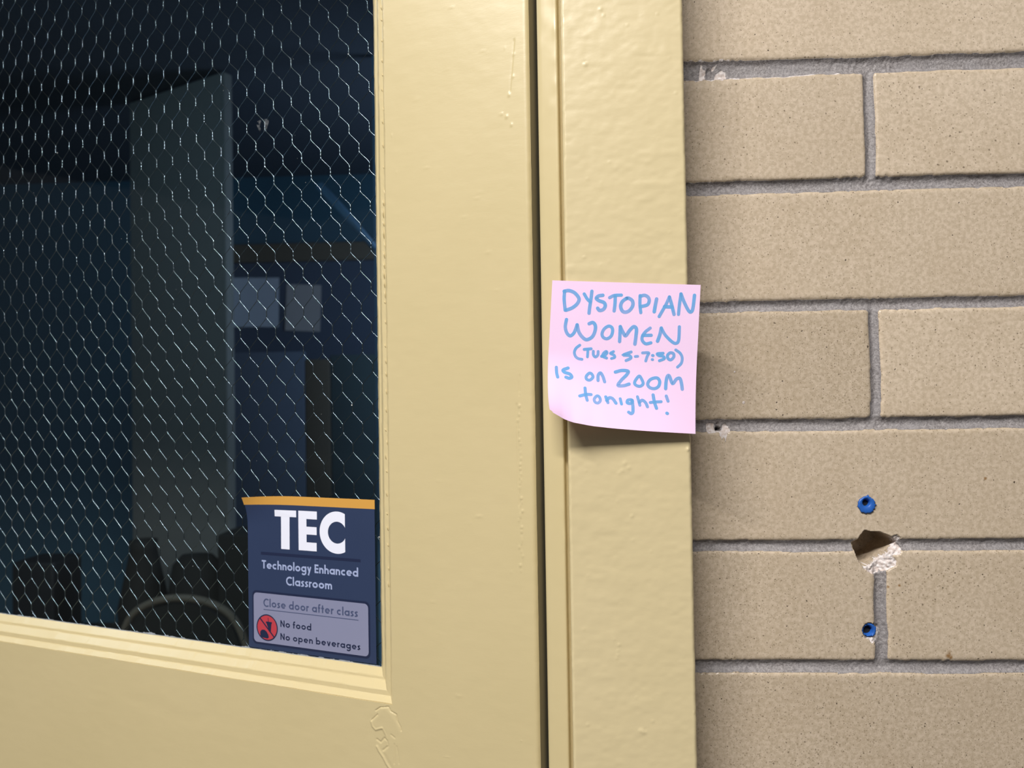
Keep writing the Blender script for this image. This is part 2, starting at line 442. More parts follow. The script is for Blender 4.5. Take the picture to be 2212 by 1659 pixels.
def brick_wall():
    zl, zh = -ZC, 1200.0
    ks = range(-20, 28)
    fx = [(XJ - 101.5 + LB / 2 * 0 + LB * k - 6, XJ - 101.5 + LB * k + 6, 0.7) for k in range(0, 3)]
    fx += [(XJ + LB * k - 6, XJ + LB * k + 6, 0.7) for k in range(0, 3)]
    fx += [(166, 201, 0.4), (88, 107, 0.5), (107, 113, 0.5), (217, 225, 0.5), (241, 245, 0.5), (72, 82, 0.6)]
    fz = []
    for k in ks:
        z = Z0 - PITCH * k; near = abs(z) < 300
        fz.append((z - 7, z + 7, 0.65 if near else 2.2))
    fz += [(-112, -105, 0.4), (-52, -47, 0.5), (-7, -3, 0.5), (10, 14, 0.5), (-105, -75, 0.4), (-70, -57, 0.6), (-143, -127, 0.6)]
    xs = lines(58.0, 900.0, 5.0, fx); zs = lines(zl, zh, 6.0, fz)
    X, Z = np.meshgrid(xs, zs, indexing='ij')
    # wavering brick arrises
    Xn = X + 0.34 * vnoise(X, Z, 2.3, 11) + 0.55 * vnoise(X, Z, 17, 12)
    Zn = Z + 0.38 * vnoise(X, Z, 2.1, 13) + 0.45 * vnoise(X, Z, 23, 14)
    k = np.floor((Z0 - Zn) / PITCH).astype(int)                   # course below joint k
    hw_top = np.full(X.shape, 3.5); hw_bot = np.full(X.shape, 3.5)
    for j, h in HALF.items():
        hw_top[k == j] = h; hw_bot[k == j - 1] = h
    # joint 0 is wider at its left end
    hw_top = hw_top + (k == 0) * 1.0 * sstep(170, 70, X)
    hw_bot = hw_bot + (k == -1) * 1.0 * sstep(170, 70, X)
    ztop = Z0 - PITCH * k - hw_top; zbot = Z0 - PITCH * (k + 1) + hw_bot
    off = np.where(k % 2 == 0, XJ, XJ - 101.5)
    col = np.floor((Xn - off) / LB).astype(int)
    hv = 3.2 + 0.5 * np.sin(k * 2.3 + col)
    xl = off + col * LB + hv; xr = off + (col + 1) * LB - hv
    left_end = np.where(k % 2 == 0, 77.0, 75.6) + 0.6 * np.sin(k * 1.7)
    first = xr < 320
    first &= (xl < 120)
    col = np.where(first & (k % 2 != 0), 0, np.where(first, -1, col))
    off2 = off + col * LB
    xr = np.where(first, off2 + LB - hv, xr); xl = np.where(first, left_end, xl)
    cx, cz = (xl + xr) / 2, (ztop + zbot) / 2
    rr = 1.6
    qx = np.abs(Xn - cx) - (xr - xl) / 2 + rr; qz = np.abs(Zn - cz) - (ztop - zbot) / 2 + rr
    sdf = np.hypot(np.maximum(qx, 0), np.maximum(qz, 0)) + np.minimum(np.maximum(qx, qz), 0) - rr
    mortar = sstep(-0.25, 0.35, sdf)
    t = np.clip(sdf / 3.4, 0, 1)
    depth = np.where(sdf > 0, 1.0 + 2.0 * (1 - (1 - t) ** 2), 0.9 * np.exp(np.minimum(sdf, 0) / 0.7))
    depth = depth + mortar * (0.22 * vnoise(X, Z, 1.4, 21) + 0.25 * vnoise(X, Z, 5.0, 22))
    depth += 0.20 * vnoise(X, Z, 55, 23) + 0.05 * vnoise(X, Z, 9, 24)
    hsh = np.abs(np.sin((k * 12.9898 + col * 78.233)) * 43758.5453) % 1.0
    depth += (hsh - 0.5) * 0.5 * (1 - mortar)
    # tone of each brick; the lower courses are greyer with coarser specks
    tone = 0.62 + 0.30 * (hsh - 0.5)
    tone = np.where((k == 2) & (col == -1), 0.15, tone); tone = np.where((k == 2) & (col == 0), 0.95, tone)
    tone = np.where((k == 4) & (col == -1), 0.45, tone); tone = np.where(k == 5, 0.28, tone)
    tone = np.where((k == 0) & (col == -1), 0.50, tone); tone = np.where((k == 0) & (col == 0), 0.80, tone)
    tone = np.where(k == 1, 0.62, tone)
    tone = np.where(k == 3, 0.55, tone); tone = np.where(k == -1, 0.85, tone)
    speck = np.where(k == 5, 1.25, 0.22); speck = np.where((k == 2) & (col == -1), 0.95, speck)
    speck = np.where(k == 4, 0.65, speck); speck = np.where(k <= 1, 0.06, speck)
    # holes and chips
    jit = 0.35 * vnoise(X, Z, 1.3, 31) + 0.2 * vnoise(X, Z, 0.7, 32)
    chip = np.zeros(X.shape)
    def sub(P, pad=6):
        P = np.array(P)
        i0, i1 = np.searchsorted(xs, [P[:, 0].min() - pad, P[:, 0].max() + pad])
        j0, j1 = np.searchsorted(zs, [P[:, 1].min() - pad, P[:, 1].max() + pad])
        return slice(i0, i1), slice(j0, j1)
    for P, dd in [(CHIP_HOLE, 1.3), (CHIP_PLUG, 1.0), (CHIP_SMALL, 0.5)] + [(p, 0.4) for p in CHIP_TOP]:
        s = sub(P); d = poly_sdf(P, X[s], Z[s]) + jit[s]
        w = sstep(0.4, -0.4, d); chip[s] = np.maximum(chip[s], w)
        depth[s] += w * dd * (1 + 0.6 * vnoise(X[s], Z[s], 1.1, 33))
    s = sub(HOLE); d = poly_sdf(HOLE, X[s], Z[s]) + 0.4 * jit[s]
    wh = sstep(0.0, -0.7, d)
    # the bore runs in at a slant, so its right-hand lining shows
    depth[s] = depth[s] * (1 - wh) + wh * (26 + 0.8 * vnoise(X[s], Z[s], 4, 35))
    ring = sstep(0.9, 0.1, d)
    mortar[s] *= 1 - ring
    chip[s] = np.where(wh > 0.02, 0, chip[s]); tone[s] = np.where(wh > 0.5, 0.3, tone[s]); speck[s] = np.where(wh > 0.5, 0, speck[s])
    for (px, pz, r) in PLUGS:
        P = [(px - r, pz - r), (px + r, pz + r)]; s = sub(P)
        d = np.hypot(X[s] - px, Z[s] - pz) - r
        w = sstep(0.0, -0.6, d); depth[s] = depth[s] * (1 - w) + w * 14
        chip[s] = np.where(w > 0.3, 0, chip[s])
    d = np.hypot((X - 96.7) / 1.25, Z + 20.1) - 1.25                # small drilled hole in a bed joint
    w = sstep(0.2, -0.5, d); depth = depth * (1 - w) + w * 9
    chip = np.where(w > 0.2, 0, chip)
    d = np.hypot((X - 96.6), (Z + 17.9) / 1.5) - 1.1
    depth += 0.9 * sstep(0.4, -0.6, d)
    d = np.hypot((X - 95.8) / 1.0, (Z - 183.6) / 2.0) - 1.5          # plugged hole in the top bed joint
    depth += 1.5 * sstep(0.5, -0.5, d)
    rust = np.zeros(X.shape)
    for (px, pz, r) in [(188.6, -109.4, 0.8), (194.6, -108.4, 0.75), (220.5, -147.6, 1.5), (221.8, -148.6, 1.0), (243.0, -49.5, 0.9)]:
        rust = np.maximum(rust, sstep(1.3, 0.5, np.hypot(X - px, Z - pz) / r + 0.25 * vnoise(X, Z, 0.9, 37)) * 0.85)
    white = np.zeros(X.shape)
    for (px, pz, r) in [(106.3, 12.2, 0.7), (111.0, -5.2, 1.1), (170.9, -83.0, 0.8)]:
        white = np.maximum(white, sstep(1.2, 0.4, np.hypot(X - px, Z - pz) / r) * 0.9)
    # white glints on the chipped arris along the top bed joint, painted as colour
    fl = np.where((k == 0) & (col == -1), np.exp(-((ztop - Zn - 0.15) / 0.45) ** 2), 0) * sstep(0.0, 0.35, vnoise(X, Z * 0, 1.6, 38) + 0.35 - 0.25 * sstep(110, 180, X))
    fl = np.maximum(fl, np.where((k == -1) & (X < 108), np.exp(-((Zn - zbot - 0.1) / 0.5) ** 2), 0) * sstep(0.1, 0.5, vnoise(X, Z * 0, 1.9, 39)))
    chip = np.maximum(chip, fl)
    chip = np.maximum(chip, white)
    o = surface_grid('wall_front', xs, zs, lambda a, b: depth, M['brick'], None, 120.0,
                     dict(mortar=mortar, chip=chip, tone=tone, speck=speck, rust=rust))
    o.location = (0, 0, ZC * S)
    return tag(o, 'speckled tan glazed brick wall right of the yellow door frame', 'wall', kind='structure')
brick_wall()

# ------------------------------------------------------------------ door casing (trim_1)
FY = -38.0
def bumps(X, Z, pts):
    h = np.zeros(X.shape)
    for (px, pz, r, a) in pts:
        h += a * 0.9 * np.exp(-((X - px) ** 2 + (Z - pz) ** 2) / (0.62 * r * r))
    return h
trim = empty('trim_1', (0, 0, 0))
tag(trim, 'cream yellow painted door casing with the pink note stuck on it', 'door frame', kind='structure')
def casing():
    xs = lines(10.6, 74.3, 0.75, [(10.6, 13.5, 0.3), (71.5, 74.3, 0.3)])
    zs = lines(-ZC, 700, 6.0, [(-235, 235, 0.75)])
    nubs = [(22.9, 174.0, 1.1, 0.55), (22.9, 174.9, 1.0, -0.25), (31.4, 202.8, 1.0, 0.35), (33.0, 199.6, 0.7, 0.3), (61.0, 199.2, 0.6, 0.3), (43.0, -62.8, 0.9, 0.4),
            (35.1, -129.2, 0.7, 0.45), (34.6, -132.2, 0.5, 0.3), (34.3, -134.4, 0.6, 0.35), (33.8, -136.2, 0.6, 0.3), (46.9, -173.6, 1.7, 0.55), (45.2, -173.1, 0.9, 0.4), (47.6, -172.9, 0.9, -0.4), (51.7, -168.4, 0.7, 0.35),
            (18.4, -170.2, 0.7, 0.4), (20.7, 72.6, 0.6, 0.45), (72.4, -28.6, 1.0, 0.7), (39.9, -35.2, 1.4, 0.35), (41.8, -37.8, 1.2, 0.3), (38.4, -39.2, 1.0, 0.3), (36.8, -40.4, 0.8, 0.25)]
    r2 = np.random.default_rng(3)
    for _ in range(70):
        nubs.append((r2.uniform(12, 73), r2.uniform(-230, 230), r2.uniform(0.3, 0.8), r2.uniform(0.08, 0.28)))
    def y(X, Z):
        h = 0.055 * vnoise(X, Z * 1.4, 3.4, 41) + 0.06 * vnoise(X, Z * 1.6, 8.0, 42) + 0.25 * vnoise(X, Z, 45, 43)
        h += 0.16 * np.maximum(0, vnoise(X * 0.35 + 40, Z + 3 * vnoise(X, Z, 20, 46), 4.2, 44)) * sstep(0.1, 0.5, vnoise(X, Z, 30, 45))
        h += bumps(X, Z, nubs)
        e = 0.5 * vnoise(X * 0, Z, 3.0, 47) + 0.4 * vnoise(X * 0, Z, 14.0, 48)
        dl = X - 10.6 + 0.25 * e; dr = 74.3 - X + 0.25 * e
        rl, rw = 1.5, 1.9
        edge = rl * (1 - np.sqrt(np.clip(1 - np.clip(1 - dl / rl, 0, 1) ** 2, 0, 1))) + rw * (1 - np.sqrt(np.clip(1 - np.clip(1 - dr / rw, 0, 1) ** 2, 0, 1)))
        return FY - h + edge
    o = surface_grid('casing_board', xs, zs, y, M['casing_paint'], trim, -0.6)
    o.location.z = ZC * S
    # jamb lip with a rounded inner arris, set back behind the casing and split from it by a groove
    zs2 = lines(-ZC, 700, 8.0, [(-235, 235, 1.5)])
    prof = [(22.0, -10.0), (-2.0, -10.0), (-2.2, -12.0), (-2.2, -26.0), (-2.1, -27.3), (-1.7, -28.2), (-1.0, -28.8), (0.5, -29.5), (2.5, -30.3), (5.0, -31.3), (6.8, -32.0), (7.7, -32.3), (8.3, -32.1), (8.8, -31.4), (9.0, -30.2), (9.1, -28.6), (10.2, -28.3), (12.5, -28.3), (22.0, -28.3)]
    drips = [(7.4, 213, 0.35), (7.6, 196, 0.4), (7.3, 180, 0.3), (7.5, 166, 0.35), (3.4, 205, 0.3), (2.6, 200, 0.25), (5.3, 155, 0.3), (-1.6, 189, 0.25), (3.5, -40, 0.3), (8.6, -75, 0.3)]
    P = np.array(prof); v, f = [], []
    for z in zs2:
        for (px, py) in P:
            n = 0.07 * float(vnoise(px * 3, z, 6.0, 51)) if -31 < py < -27.5 or px > 6 else 0
            for (dx, dz, a) in drips:
                n += a * math.exp(-((px - dx) ** 2) / 0.9 - ((z - dz) ** 2) / 14.0)
            v.append((px, py - n * (0 if py > -20 else 1), z))
    m = len(P)
    for i in range(len(zs2) - 1):
        for k in range(m - 1):
            a = i * m + k; f.append((a, a + m, a + m + 1, a + 1))
    o = link_mesh('jamb_lip', v, f, M['bead_paint'], trim, True)
    o.location.z = ZC * S
    b = MB(); b.box(22, 57.5, -28.3, 110, 0, 2200)
    b.build('jamb', M['door_paint'], trim)
casing()

# ------------------------------------------------------------------ door (door_1), standing ajar into the classroom
HX, HY, ANG = -7.25, -20.0, rad(-20)
door = empty('door_1', (HX * S, HY * S, 0), ANG)
tag(door, 'cream yellow door ajar with a wired glass pane and blue classroom sign', 'door', kind='structure')
BX, BZ = -92.0, -180.2            # outer corner of the glazing moulding (right, bottom)
TOPZ, LEFTX = 480.0, -790.0
CRACKS = [([(-103.6,-184.9),(-100.3,-182.6),(-94.9,-181.6),(-93.4,-183.9),(-89.4,-185.4),(-89.0,-188.8),(-86.9,-192.1),(-86.4,-194.3)], 0.3, 0.6),
          ([(-102.3,-187.0),(-106.9,-191.4)], 0.3, 0.55),
          ([(-93.1,-197.6),(-90.7,-199.0)], 0.4, 0.3), ([(-91.0,-202.7),(-90.9,-209.5),(-91.2,-214.1)], 0.35, 0.25),
          ([(-89.4,-203.8),(-88.5,-208.2),(-88.0,-213.5)], 0.35, 0.25), ([(-103.0,-201.8),(-100.4,-203.2),(-97.9,-200.3),(-95.8,-201.6),(-95.3,-204.5),(-98.8,-207.6)], 0.5, 0.4)]
PLATEAU = [(-102.3,-187.0),(-106.9,-191.4),(-105.9,-194.5),(-103.8,-196.2),(-98.9,-194.8),(-97.0,-198.5),(-96.0,-203.5),(-98.8,-208.6),(-95.5,-213),(-92.0,-219),(-86.5,-219),(-86.4,-194.3),(-89.0,-188.8),(-93.4,-183.9),(-97,-181.6),(-100.3,-182.6)]
RIDGES = [([(-106.9,-191.4),(-105.9,-194.5),(-103.8,-196.2),(-99.5,-194.6)], 0.6, 0.4), ([(-103.0,-206.1),(-101.6,-208.4),(-98.6,-211.8),(-96.5,-215.1),(-93.4,-218.5)], 0.7, 0.5),
          ([(-99.0,-194.6),(-96.5,-198.5),(-95.6,-204)], 0.6, 0.25)]
r3 = np.random.default_rng(9)
NUBS = [(-70.3,174.9,1.2,0.14),(-31.0,115.9,0.5,0.4),(-31.6,118.4,0.5,0.35),(-32.2,112.5,0.5,0.3),(-25.0,80.0,0.6,0.4),(-26.0,81.4,0.6,0.35),(-48.7,-168.9,0.7,0.6),(-50.6,-168.2,0.5,0.4),(-34.0,-66.7,0.7,0.5),
        (-64.2,-117.2,0.5,0.3),(-9.3,177.8,1.0,0.3),(-8.6,190,0.8,0.3),(-11.7,167.9,0.9,0.4),(-13.4,156,1.0,0.4),(-10.6,151,0.8,0.45),(-16.2,158,0.8,0.3)]
for _ in range(45):
    NUBS.append((r3.uniform(-88, -4), r3.uniform(-230, 235), r3.uniform(0.3, 0.6), r3.uniform(0.1, 0.32)))
BEADS = [(-8.6, 9.5, 0.4, 0.35), (-8.3, 2.0, 0.5, 0.4)]           # run of paint blisters near the hinge edge
z = -5.0
while z > -97:
    BEADS.append((-8.6 + r3.normal(0, 0.5), z, r3.uniform(0.35, 0.85), r3.uniform(0.3, 0.75))); z -= r3.uniform(1.2, 3.4)
def door_front(X, Z):
    h = 0.10 * vnoise(X, Z, 60, 61) + 0.03 * vnoise(X, Z, 6, 62) + bumps(X, Z, NUBS + BEADS)
    h -= 0.35 * np.exp(-(line_dist([(-10.2, -4), (-9.6, -60)], X, Z) / 0.35) ** 2)
    h -= 0.3 * np.exp(-(line_dist([(-8.2, 12), (-8.5, 1)], X, Z) / 0.3) ** 2)
    h -= 0.3 * np.exp(-(line_dist([(-8.3, 198), (-11.3, 170)], X, Z) / 0.4) ** 2)
    near = (X > -112) & (X < -82) & (Z < -176) & (Z > -224)
    if near.any():
        xx, zz = X[near], Z[near]; hh = np.zeros(xx.shape)
        hh += 0.28 * sstep(1.2, -2.0, poly_sdf(PLATEAU, xx, zz))
        for P, w, a in CRACKS: hh -= a * np.exp(-(line_dist(P, xx, zz) / w) ** 2)
        for P, w, a in RIDGES: hh += a * np.exp(-(line_dist(P, xx, zz) / w) ** 2)
        h[near] += hh
    # stained dents low on the rail
    h -= 0.10 * np.exp(-(line_dist([(-300, -205), (-250, -212), (-230, -206)], X, Z) / 6) ** 2)
    e = 0.35 * vnoise(X * 0, Z, 5.0, 63)
    d = -X + 0.3 + e * 0.3; rl = 3.2
    edge = rl * (1 - np.sqrt(np.clip(1 - np.clip(1 - d / rl, 0, 1) ** 2, 0, 1)))
    return -h + edge
def door_part(name, xs, zs, side=None):
    o = surface_grid(name, xs, zs, door_front, M['door_paint'], door, 44.0, None, side)
    o.location.z = ZC * S
    return o
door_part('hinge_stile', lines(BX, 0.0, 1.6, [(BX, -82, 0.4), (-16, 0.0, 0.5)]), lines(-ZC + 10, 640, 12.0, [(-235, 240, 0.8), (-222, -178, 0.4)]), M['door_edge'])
door_part('bottom_rail', lines(LEFTX - 0.2, BX, 14.0, [(-470, BX, 2.6), (-112, BX, 0.4)]), lines(-ZC + 10, BZ + 0.2, 14.0, [(-240, BZ + 0.3, 1.6), (-224, BZ + 0.3, 0.4)]))
b = MB(); b.box(LEFTX - 112, LEFTX - 0.4, 0, 44, 10, ZC + 640, 2.0); b.build('lock_stile', M['door_paint'], door, True)
b = MB(); b.box(LEFTX, BX - 0.05, 0, 44, ZC + TOPZ, ZC + 640, 2.0); b.build('top_rail', M['door_paint'], door, True)

def glazing_moulding():
    prof = [(0.15, 2.5), (0.15, 0.6), (0.5, 0.4), (3.0, 3.4), (3.5, 3.8), (6.2, 4.0), (6.7, 4.3), (10.2, 8.6), (10.7, 8.9), (11.9, 9.1), (12.4, 9.4), (15.6, 13.4), (15.9, 13.8), (15.9, 14.4)]
    def pt(cx, cz, dx, dz): return [(cx + dx * a, y, cz + dz * a) for (a, y) in prof]
    x0, x1, z0, z1 = LEFTX, BX, ZC + BZ, ZC + TOPZ
    # sampled around the opening so that the edges can waver slightly
    def side(c0, c1, n, d0, d1):
        rows = []
        for i in range(n):
            t = i / n
            rows.append([((c0[0] + d0[0] * a) * (1 - t) + (c1[0] + d1[0] * a) * t, y,
                          (c0[1] + d0[1] * a) * (1 - t) + (c1[1] + d1[1] * a) * t) for (a, y) in prof])
        return rows
    rows = side((x1, z0), (x1, z1), 260, (-1, 1), (-1, -1)) + side((x1, z1), (x0, z1), 10, (-1, -1), (1, -1)) \
         + side((x0, z1), (x0, z0), 10, (1, -1), (1, 1)) + side((x0, z0), (x1, z0), 280, (1, 1), (-1, 1))
    rr = np.random.default_rng(17); m = len(prof); v = []
    for row in rows:
        for k, (x, y, zz) in enumerate(row):
            w = float(vnoise(x * 1.0 + k * 31, zz + k * 17, 9.0, 71)) * 0.16 + float(vnoise(x + k * 13, zz, 2.6, 72)) * 0.08
            v.append((x + w, y - abs(w) * 0.6, zz + w))
    n = len(rows); f = []
    for i in range(n):
        j = (i + 1) % n
        for k in range(m - 1):
            f.append((i * m + k, j * m + k, j * m + k + 1, i * m + k + 1))
    o = link_mesh('glazing_moulding', v, f, M['bead_paint'], door, False)
    # drop of old paint on the right-hand bead
    return o
gm = glazing_moulding()
# cracked paint ridge down the right-hand bead
b = MB(); r4 = np.random.default_rng(23); zz = 238.0
while zz > -120:
    dense = 60 < zz < 140
    L = r4.uniform(3, 7) if dense else r4.uniform(1.5, 4)
    x = -96.1 + r4.normal(0, 0.35)
    b.tube([(x - 0.6, 3.6, ZC + zz), (x, 3.4, ZC + zz - L * .5), (x + 0.5, 3.6, ZC + zz - L)], [0.1, 0.42 if dense else 0.28, 0.1], 6)
    zz -= L + (r4.uniform(0.5, 2) if dense else r4.uniform(4, 12))
b.build('paint_ridge', M['bead_paint'], gm, True)

GY0, GY1 = 14.0, 20.0
b = MB(); b.box(LEFTX + 12, BX - 12, GY0, GY1, ZC + BZ + 12, ZC + TOPZ - 12)
pane = b.build('glass_pane', M['glass'], door)

def wire_mesh():
    PX, PZ, TW = 7.45, 25.25, 5.2       # column spacing, vertical period, length of a twist
    x_ref, z_ref = -158.6, 171.2
    mb = MB(); r = 0.215; ym = 17.0
    r5 = np.random.default_rng(31)
    k0, k1 = -70, 7
    def cen(k, j):
        s = (k * 7919 + j * 104729) % 1000 / 1000.0
        return x_ref + PX * k + 0.25 * math.sin(s * 6.28), z_ref + PZ * (j + (0.5 if k % 2 else 0)) + 0.35 * math.cos(s * 9.1)
    for k in range(k0, k1 + 1):
        for j in range(-14, 12):
            cx, cz = cen(k, j)
            if not (BZ + 13 < cz < TOPZ - 14) or not (LEFTX + 16 < cx < BX - 14): continue
            # two strands wound round each other
            for ph in (0, math.pi):
                pts = []
                for i in range(7):
                    t = i / 6; a = ph + t * 2.2 * math.pi
                    pts.append((cx + 0.2 * math.cos(a), ym + 0.2 * math.sin(a), ZC + cz + TW / 2 - t * TW))
                mb.tube(pts, r, 5, False)
            # the two wires leaving its lower end
            for dk in (1, -1):
                jj = j if (k % 2) else j - 1
                nx_, nz_ = cen(k + dk, jj)
                if not (LEFTX + 12 < nx_ < BX - 10): continue
                p0 = Vector((cx + 0.15 * dk, ym, ZC + cz - TW / 2)); p1 = Vector((nx_ - 0.15 * dk, ym, ZC + nz_ + TW / 2))
                mb.tube([p0, p0.lerp(p1, .12) + Vector((0, 0, -0.25)), p0.lerp(p1, .5), p0.lerp(p1, .88) + Vector((0, 0, 0.25)), p1], r, 5, False)
    return mb.build('wire_mesh', M['wire'], pane, True)
wire_mesh()
# dried flecks of paint on the outside of the pane
b = MB(); r6 = np.random.default_rng(41)
for (x, zz, s) in [(-127.5, -3.6, 1.0), (-127.0, 218.0, 0.8), (-391.0, 191.5, 0.8), (-290.0, -3.0, 0.5), (-108.8, -85.0, 0.8), (-107.2, 132.0, 1.1)] + [(r6.uniform(-440, -112), r6.uniform(-150, 230), r6.uniform(0.2, 0.4)) for _ in range(40)]:
    b.lathe(x, ZC + zz, [(0.05, GY0 - 0.22), (s * .35, GY0 - 0.18), (s * .5, GY0 - 0.02)], 8, 'y')
fl = b.build('paint_flecks', M['fleck'], pane, True); fl['kind'] = 'stuff'

# smear of old tape glue, and the ragged line of old paint along the bottom of the pane
mt, nt, bb = new_mat('tape_glue')
tc = N(nt, 'ShaderNodeTexCoord'); no = N(nt, 'ShaderNodeTexNoise', i_Scale=260.0, i_Detail=4.0)
nt.links.new(tc.outputs['Object'], no.inputs['Vector'])
mr = N(nt, 'ShaderNodeMapRange'); mr.inputs[1].default_value = 0.46; mr.inputs[2].default_value = 0.78; mr.inputs[4].default_value = 0.36
nt.links.new(no.outputs['Fac'], mr.inputs[0]); nt.links.new(mr.outputs[0], bb.inputs['Alpha'])
bb.inputs['Base Color'].default_value = (0.55, 0.58, 0.60, 1); bb.inputs['Roughness'].default_value = 0.7
b = MB()
b.add([(-195 + 4.6 * math.cos(a) * (1 + .2 * math.sin(3 * a)), GY0 - 0.06, ZC + 183 + 5.2 * math.sin(a) * (1 + .25 * math.cos(2 * a))) for a in [2 * math.pi * k / 28 for k in range(28)]], [tuple(range(27, -1, -1))])
b.build('tape_residue', mt, pane)
M['old_paint'] = flat('old_grey_paint', (0.30, 0.33, 0.38), 0.7, var=0.5, scale=400)
v, f = [], []; r7 = np.random.default_rng(57); n = 420
for i in range(n + 1):
    x = -459 + (459 - 109) * i / n
    hgt = 0.25 + max(0.0, 0.9 * float(vnoise(x, 3.0, 4.0, 58)) + 0.5 * float(vnoise(x, 9.0, 1.1, 59))) * (1.2 if x > -330 else 0.6)
    v += [(x, GY0 - 0.05, ZC + BZ + 15.6), (x, GY0 - 0.12, ZC + BZ + 16.2 + hgt)]
for i in range(n): f.append((2 * i, 2 * i + 2, 2 * i + 3, 2 * i + 1))
link_mesh('old_paint_edge', v, f, M['old_paint'], pane, False)

# ------------------------------------------------------------------ lettering tools
def smooth_path(pts, n=6):
    if len(pts) < 3: return [tuple(map(float, p)) for p in pts]
    P = [np.array(p, float) for p in pts]
    closed = np.hypot(*(P[0] - P[-1])) < 6 and len(P) > 4
    out = []
    for i in range(len(P) - 1):
        p1, p2 = P[i], P[i + 1]
        p0 = P[i - 1] if i > 0 else (P[-2] if closed else 2 * p1 - p2)
        p3 = P[i + 2] if i + 2 < len(P) else (P[1] if closed else 2 * p2 - p1)
        for k in range(n):
            t = k / n
            out.append(tuple(0.5 * (2 * p1 + (p2 - p0) * t + (2 * p0 - 5 * p1 + 4 * p2 - p3) * t * t + (3 * p1 - p0 - 3 * p2 + p3) * t ** 3)))
    out.append(tuple(P[-1]))
    return out

def smooth_path3(pts, n=5):
    P = [Vector(p) for p in pts]; out = []
    for i in range(len(P) - 1):
        p0, p1, p2, p3 = P[max(i - 1, 0)], P[i], P[i + 1], P[min(i + 2, len(P) - 1)]
        for k in range(n):
            t = k / n
            out.append(0.5 * (2 * p1 + (p2 - p0) * t + (2 * p0 - 5 * p1 + 4 * p2 - p3) * t * t + (3 * p1 - p0 - 3 * p2 + p3) * t ** 3))
    return out + [P[-1]]

def ribbon(path, w, round_ends=False):
    """2-D strip polygon mesh along a path: returns (verts, faces)"""
    P = [np.array(p, float) for p in path]
    Q = [P[0]]
    for p in P[1:]:
        if np.hypot(*(p - Q[-1])) > 1e-6: Q.append(p)
    P = Q
    if len(P) == 1: P = [P[0], P[0] + np.array([w * 0.05, 0])]
    h = w / 2; L, Rr = [], []
    closed = np.hypot(*(P[0] - P[-1])) < 1e-3 and len(P) > 3
    n = len(P)
    for i in range(n):
        if closed: a, b_ = P[(i - 1) % (n - 1)], P[(i + 1) % (n - 1)]
        else: a, b_ = P[max(i - 1, 0)], P[min(i + 1, n - 1)]
        d1 = (P[i] - a) if i > 0 or closed else (b_ - P[i])
        d2 = (b_ - P[i]) if i < n - 1 or closed else (P[i] - a)
        d1 = d1 / (np.hypot(*d1) + 1e-12); d2 = d2 / (np.hypot(*d2) + 1e-12)
        t = d1 + d2; l = np.hypot(*t)
        t = t / l if l > 1e-6 else d2
        nrm = np.array([-t[1], t[0]])
        c = max(0.55, abs(float(np.dot(nrm, np.array([-d1[1], d1[0]])))))
        L.append(P[i] + nrm * h / c); Rr.append(P[i] - nrm * h / c)
    v = []; f = []
    for a, b_ in zip(L, Rr): v += [tuple(a), tuple(b_)]
    for i in range(n - 1): f.append((2 * i, 2 * i + 1, 2 * i + 3, 2 * i + 2))
    if round_ends and not closed:
        for (i, s) in ((0, -1), (n - 1, 1)):
            d = (P[1] - P[0]) if i == 0 else (P[-1] - P[-2])
            ang = math.atan2(d[1], d[0]); base = len(v); ids = []
            for k in range(9):
                a = ang + (math.pi / 2 - math.pi * k / 8) if s > 0 else ang + (math.pi / 2 + math.pi * k / 8)
                v.append((P[i][0] + h * math.cos(a), P[i][1] + h * math.sin(a))); ids.append(base + k)
            f.append(tuple(ids))
    return v, f

def arc(cx, cy, rx, ry, a0, a1, n=20):
    return [(cx + rx * math.cos(rad(a0 + (a1 - a0) * k / n)), cy + ry * math.sin(rad(a0 + (a1 - a0) * k / n))) for k in range(n + 1)]

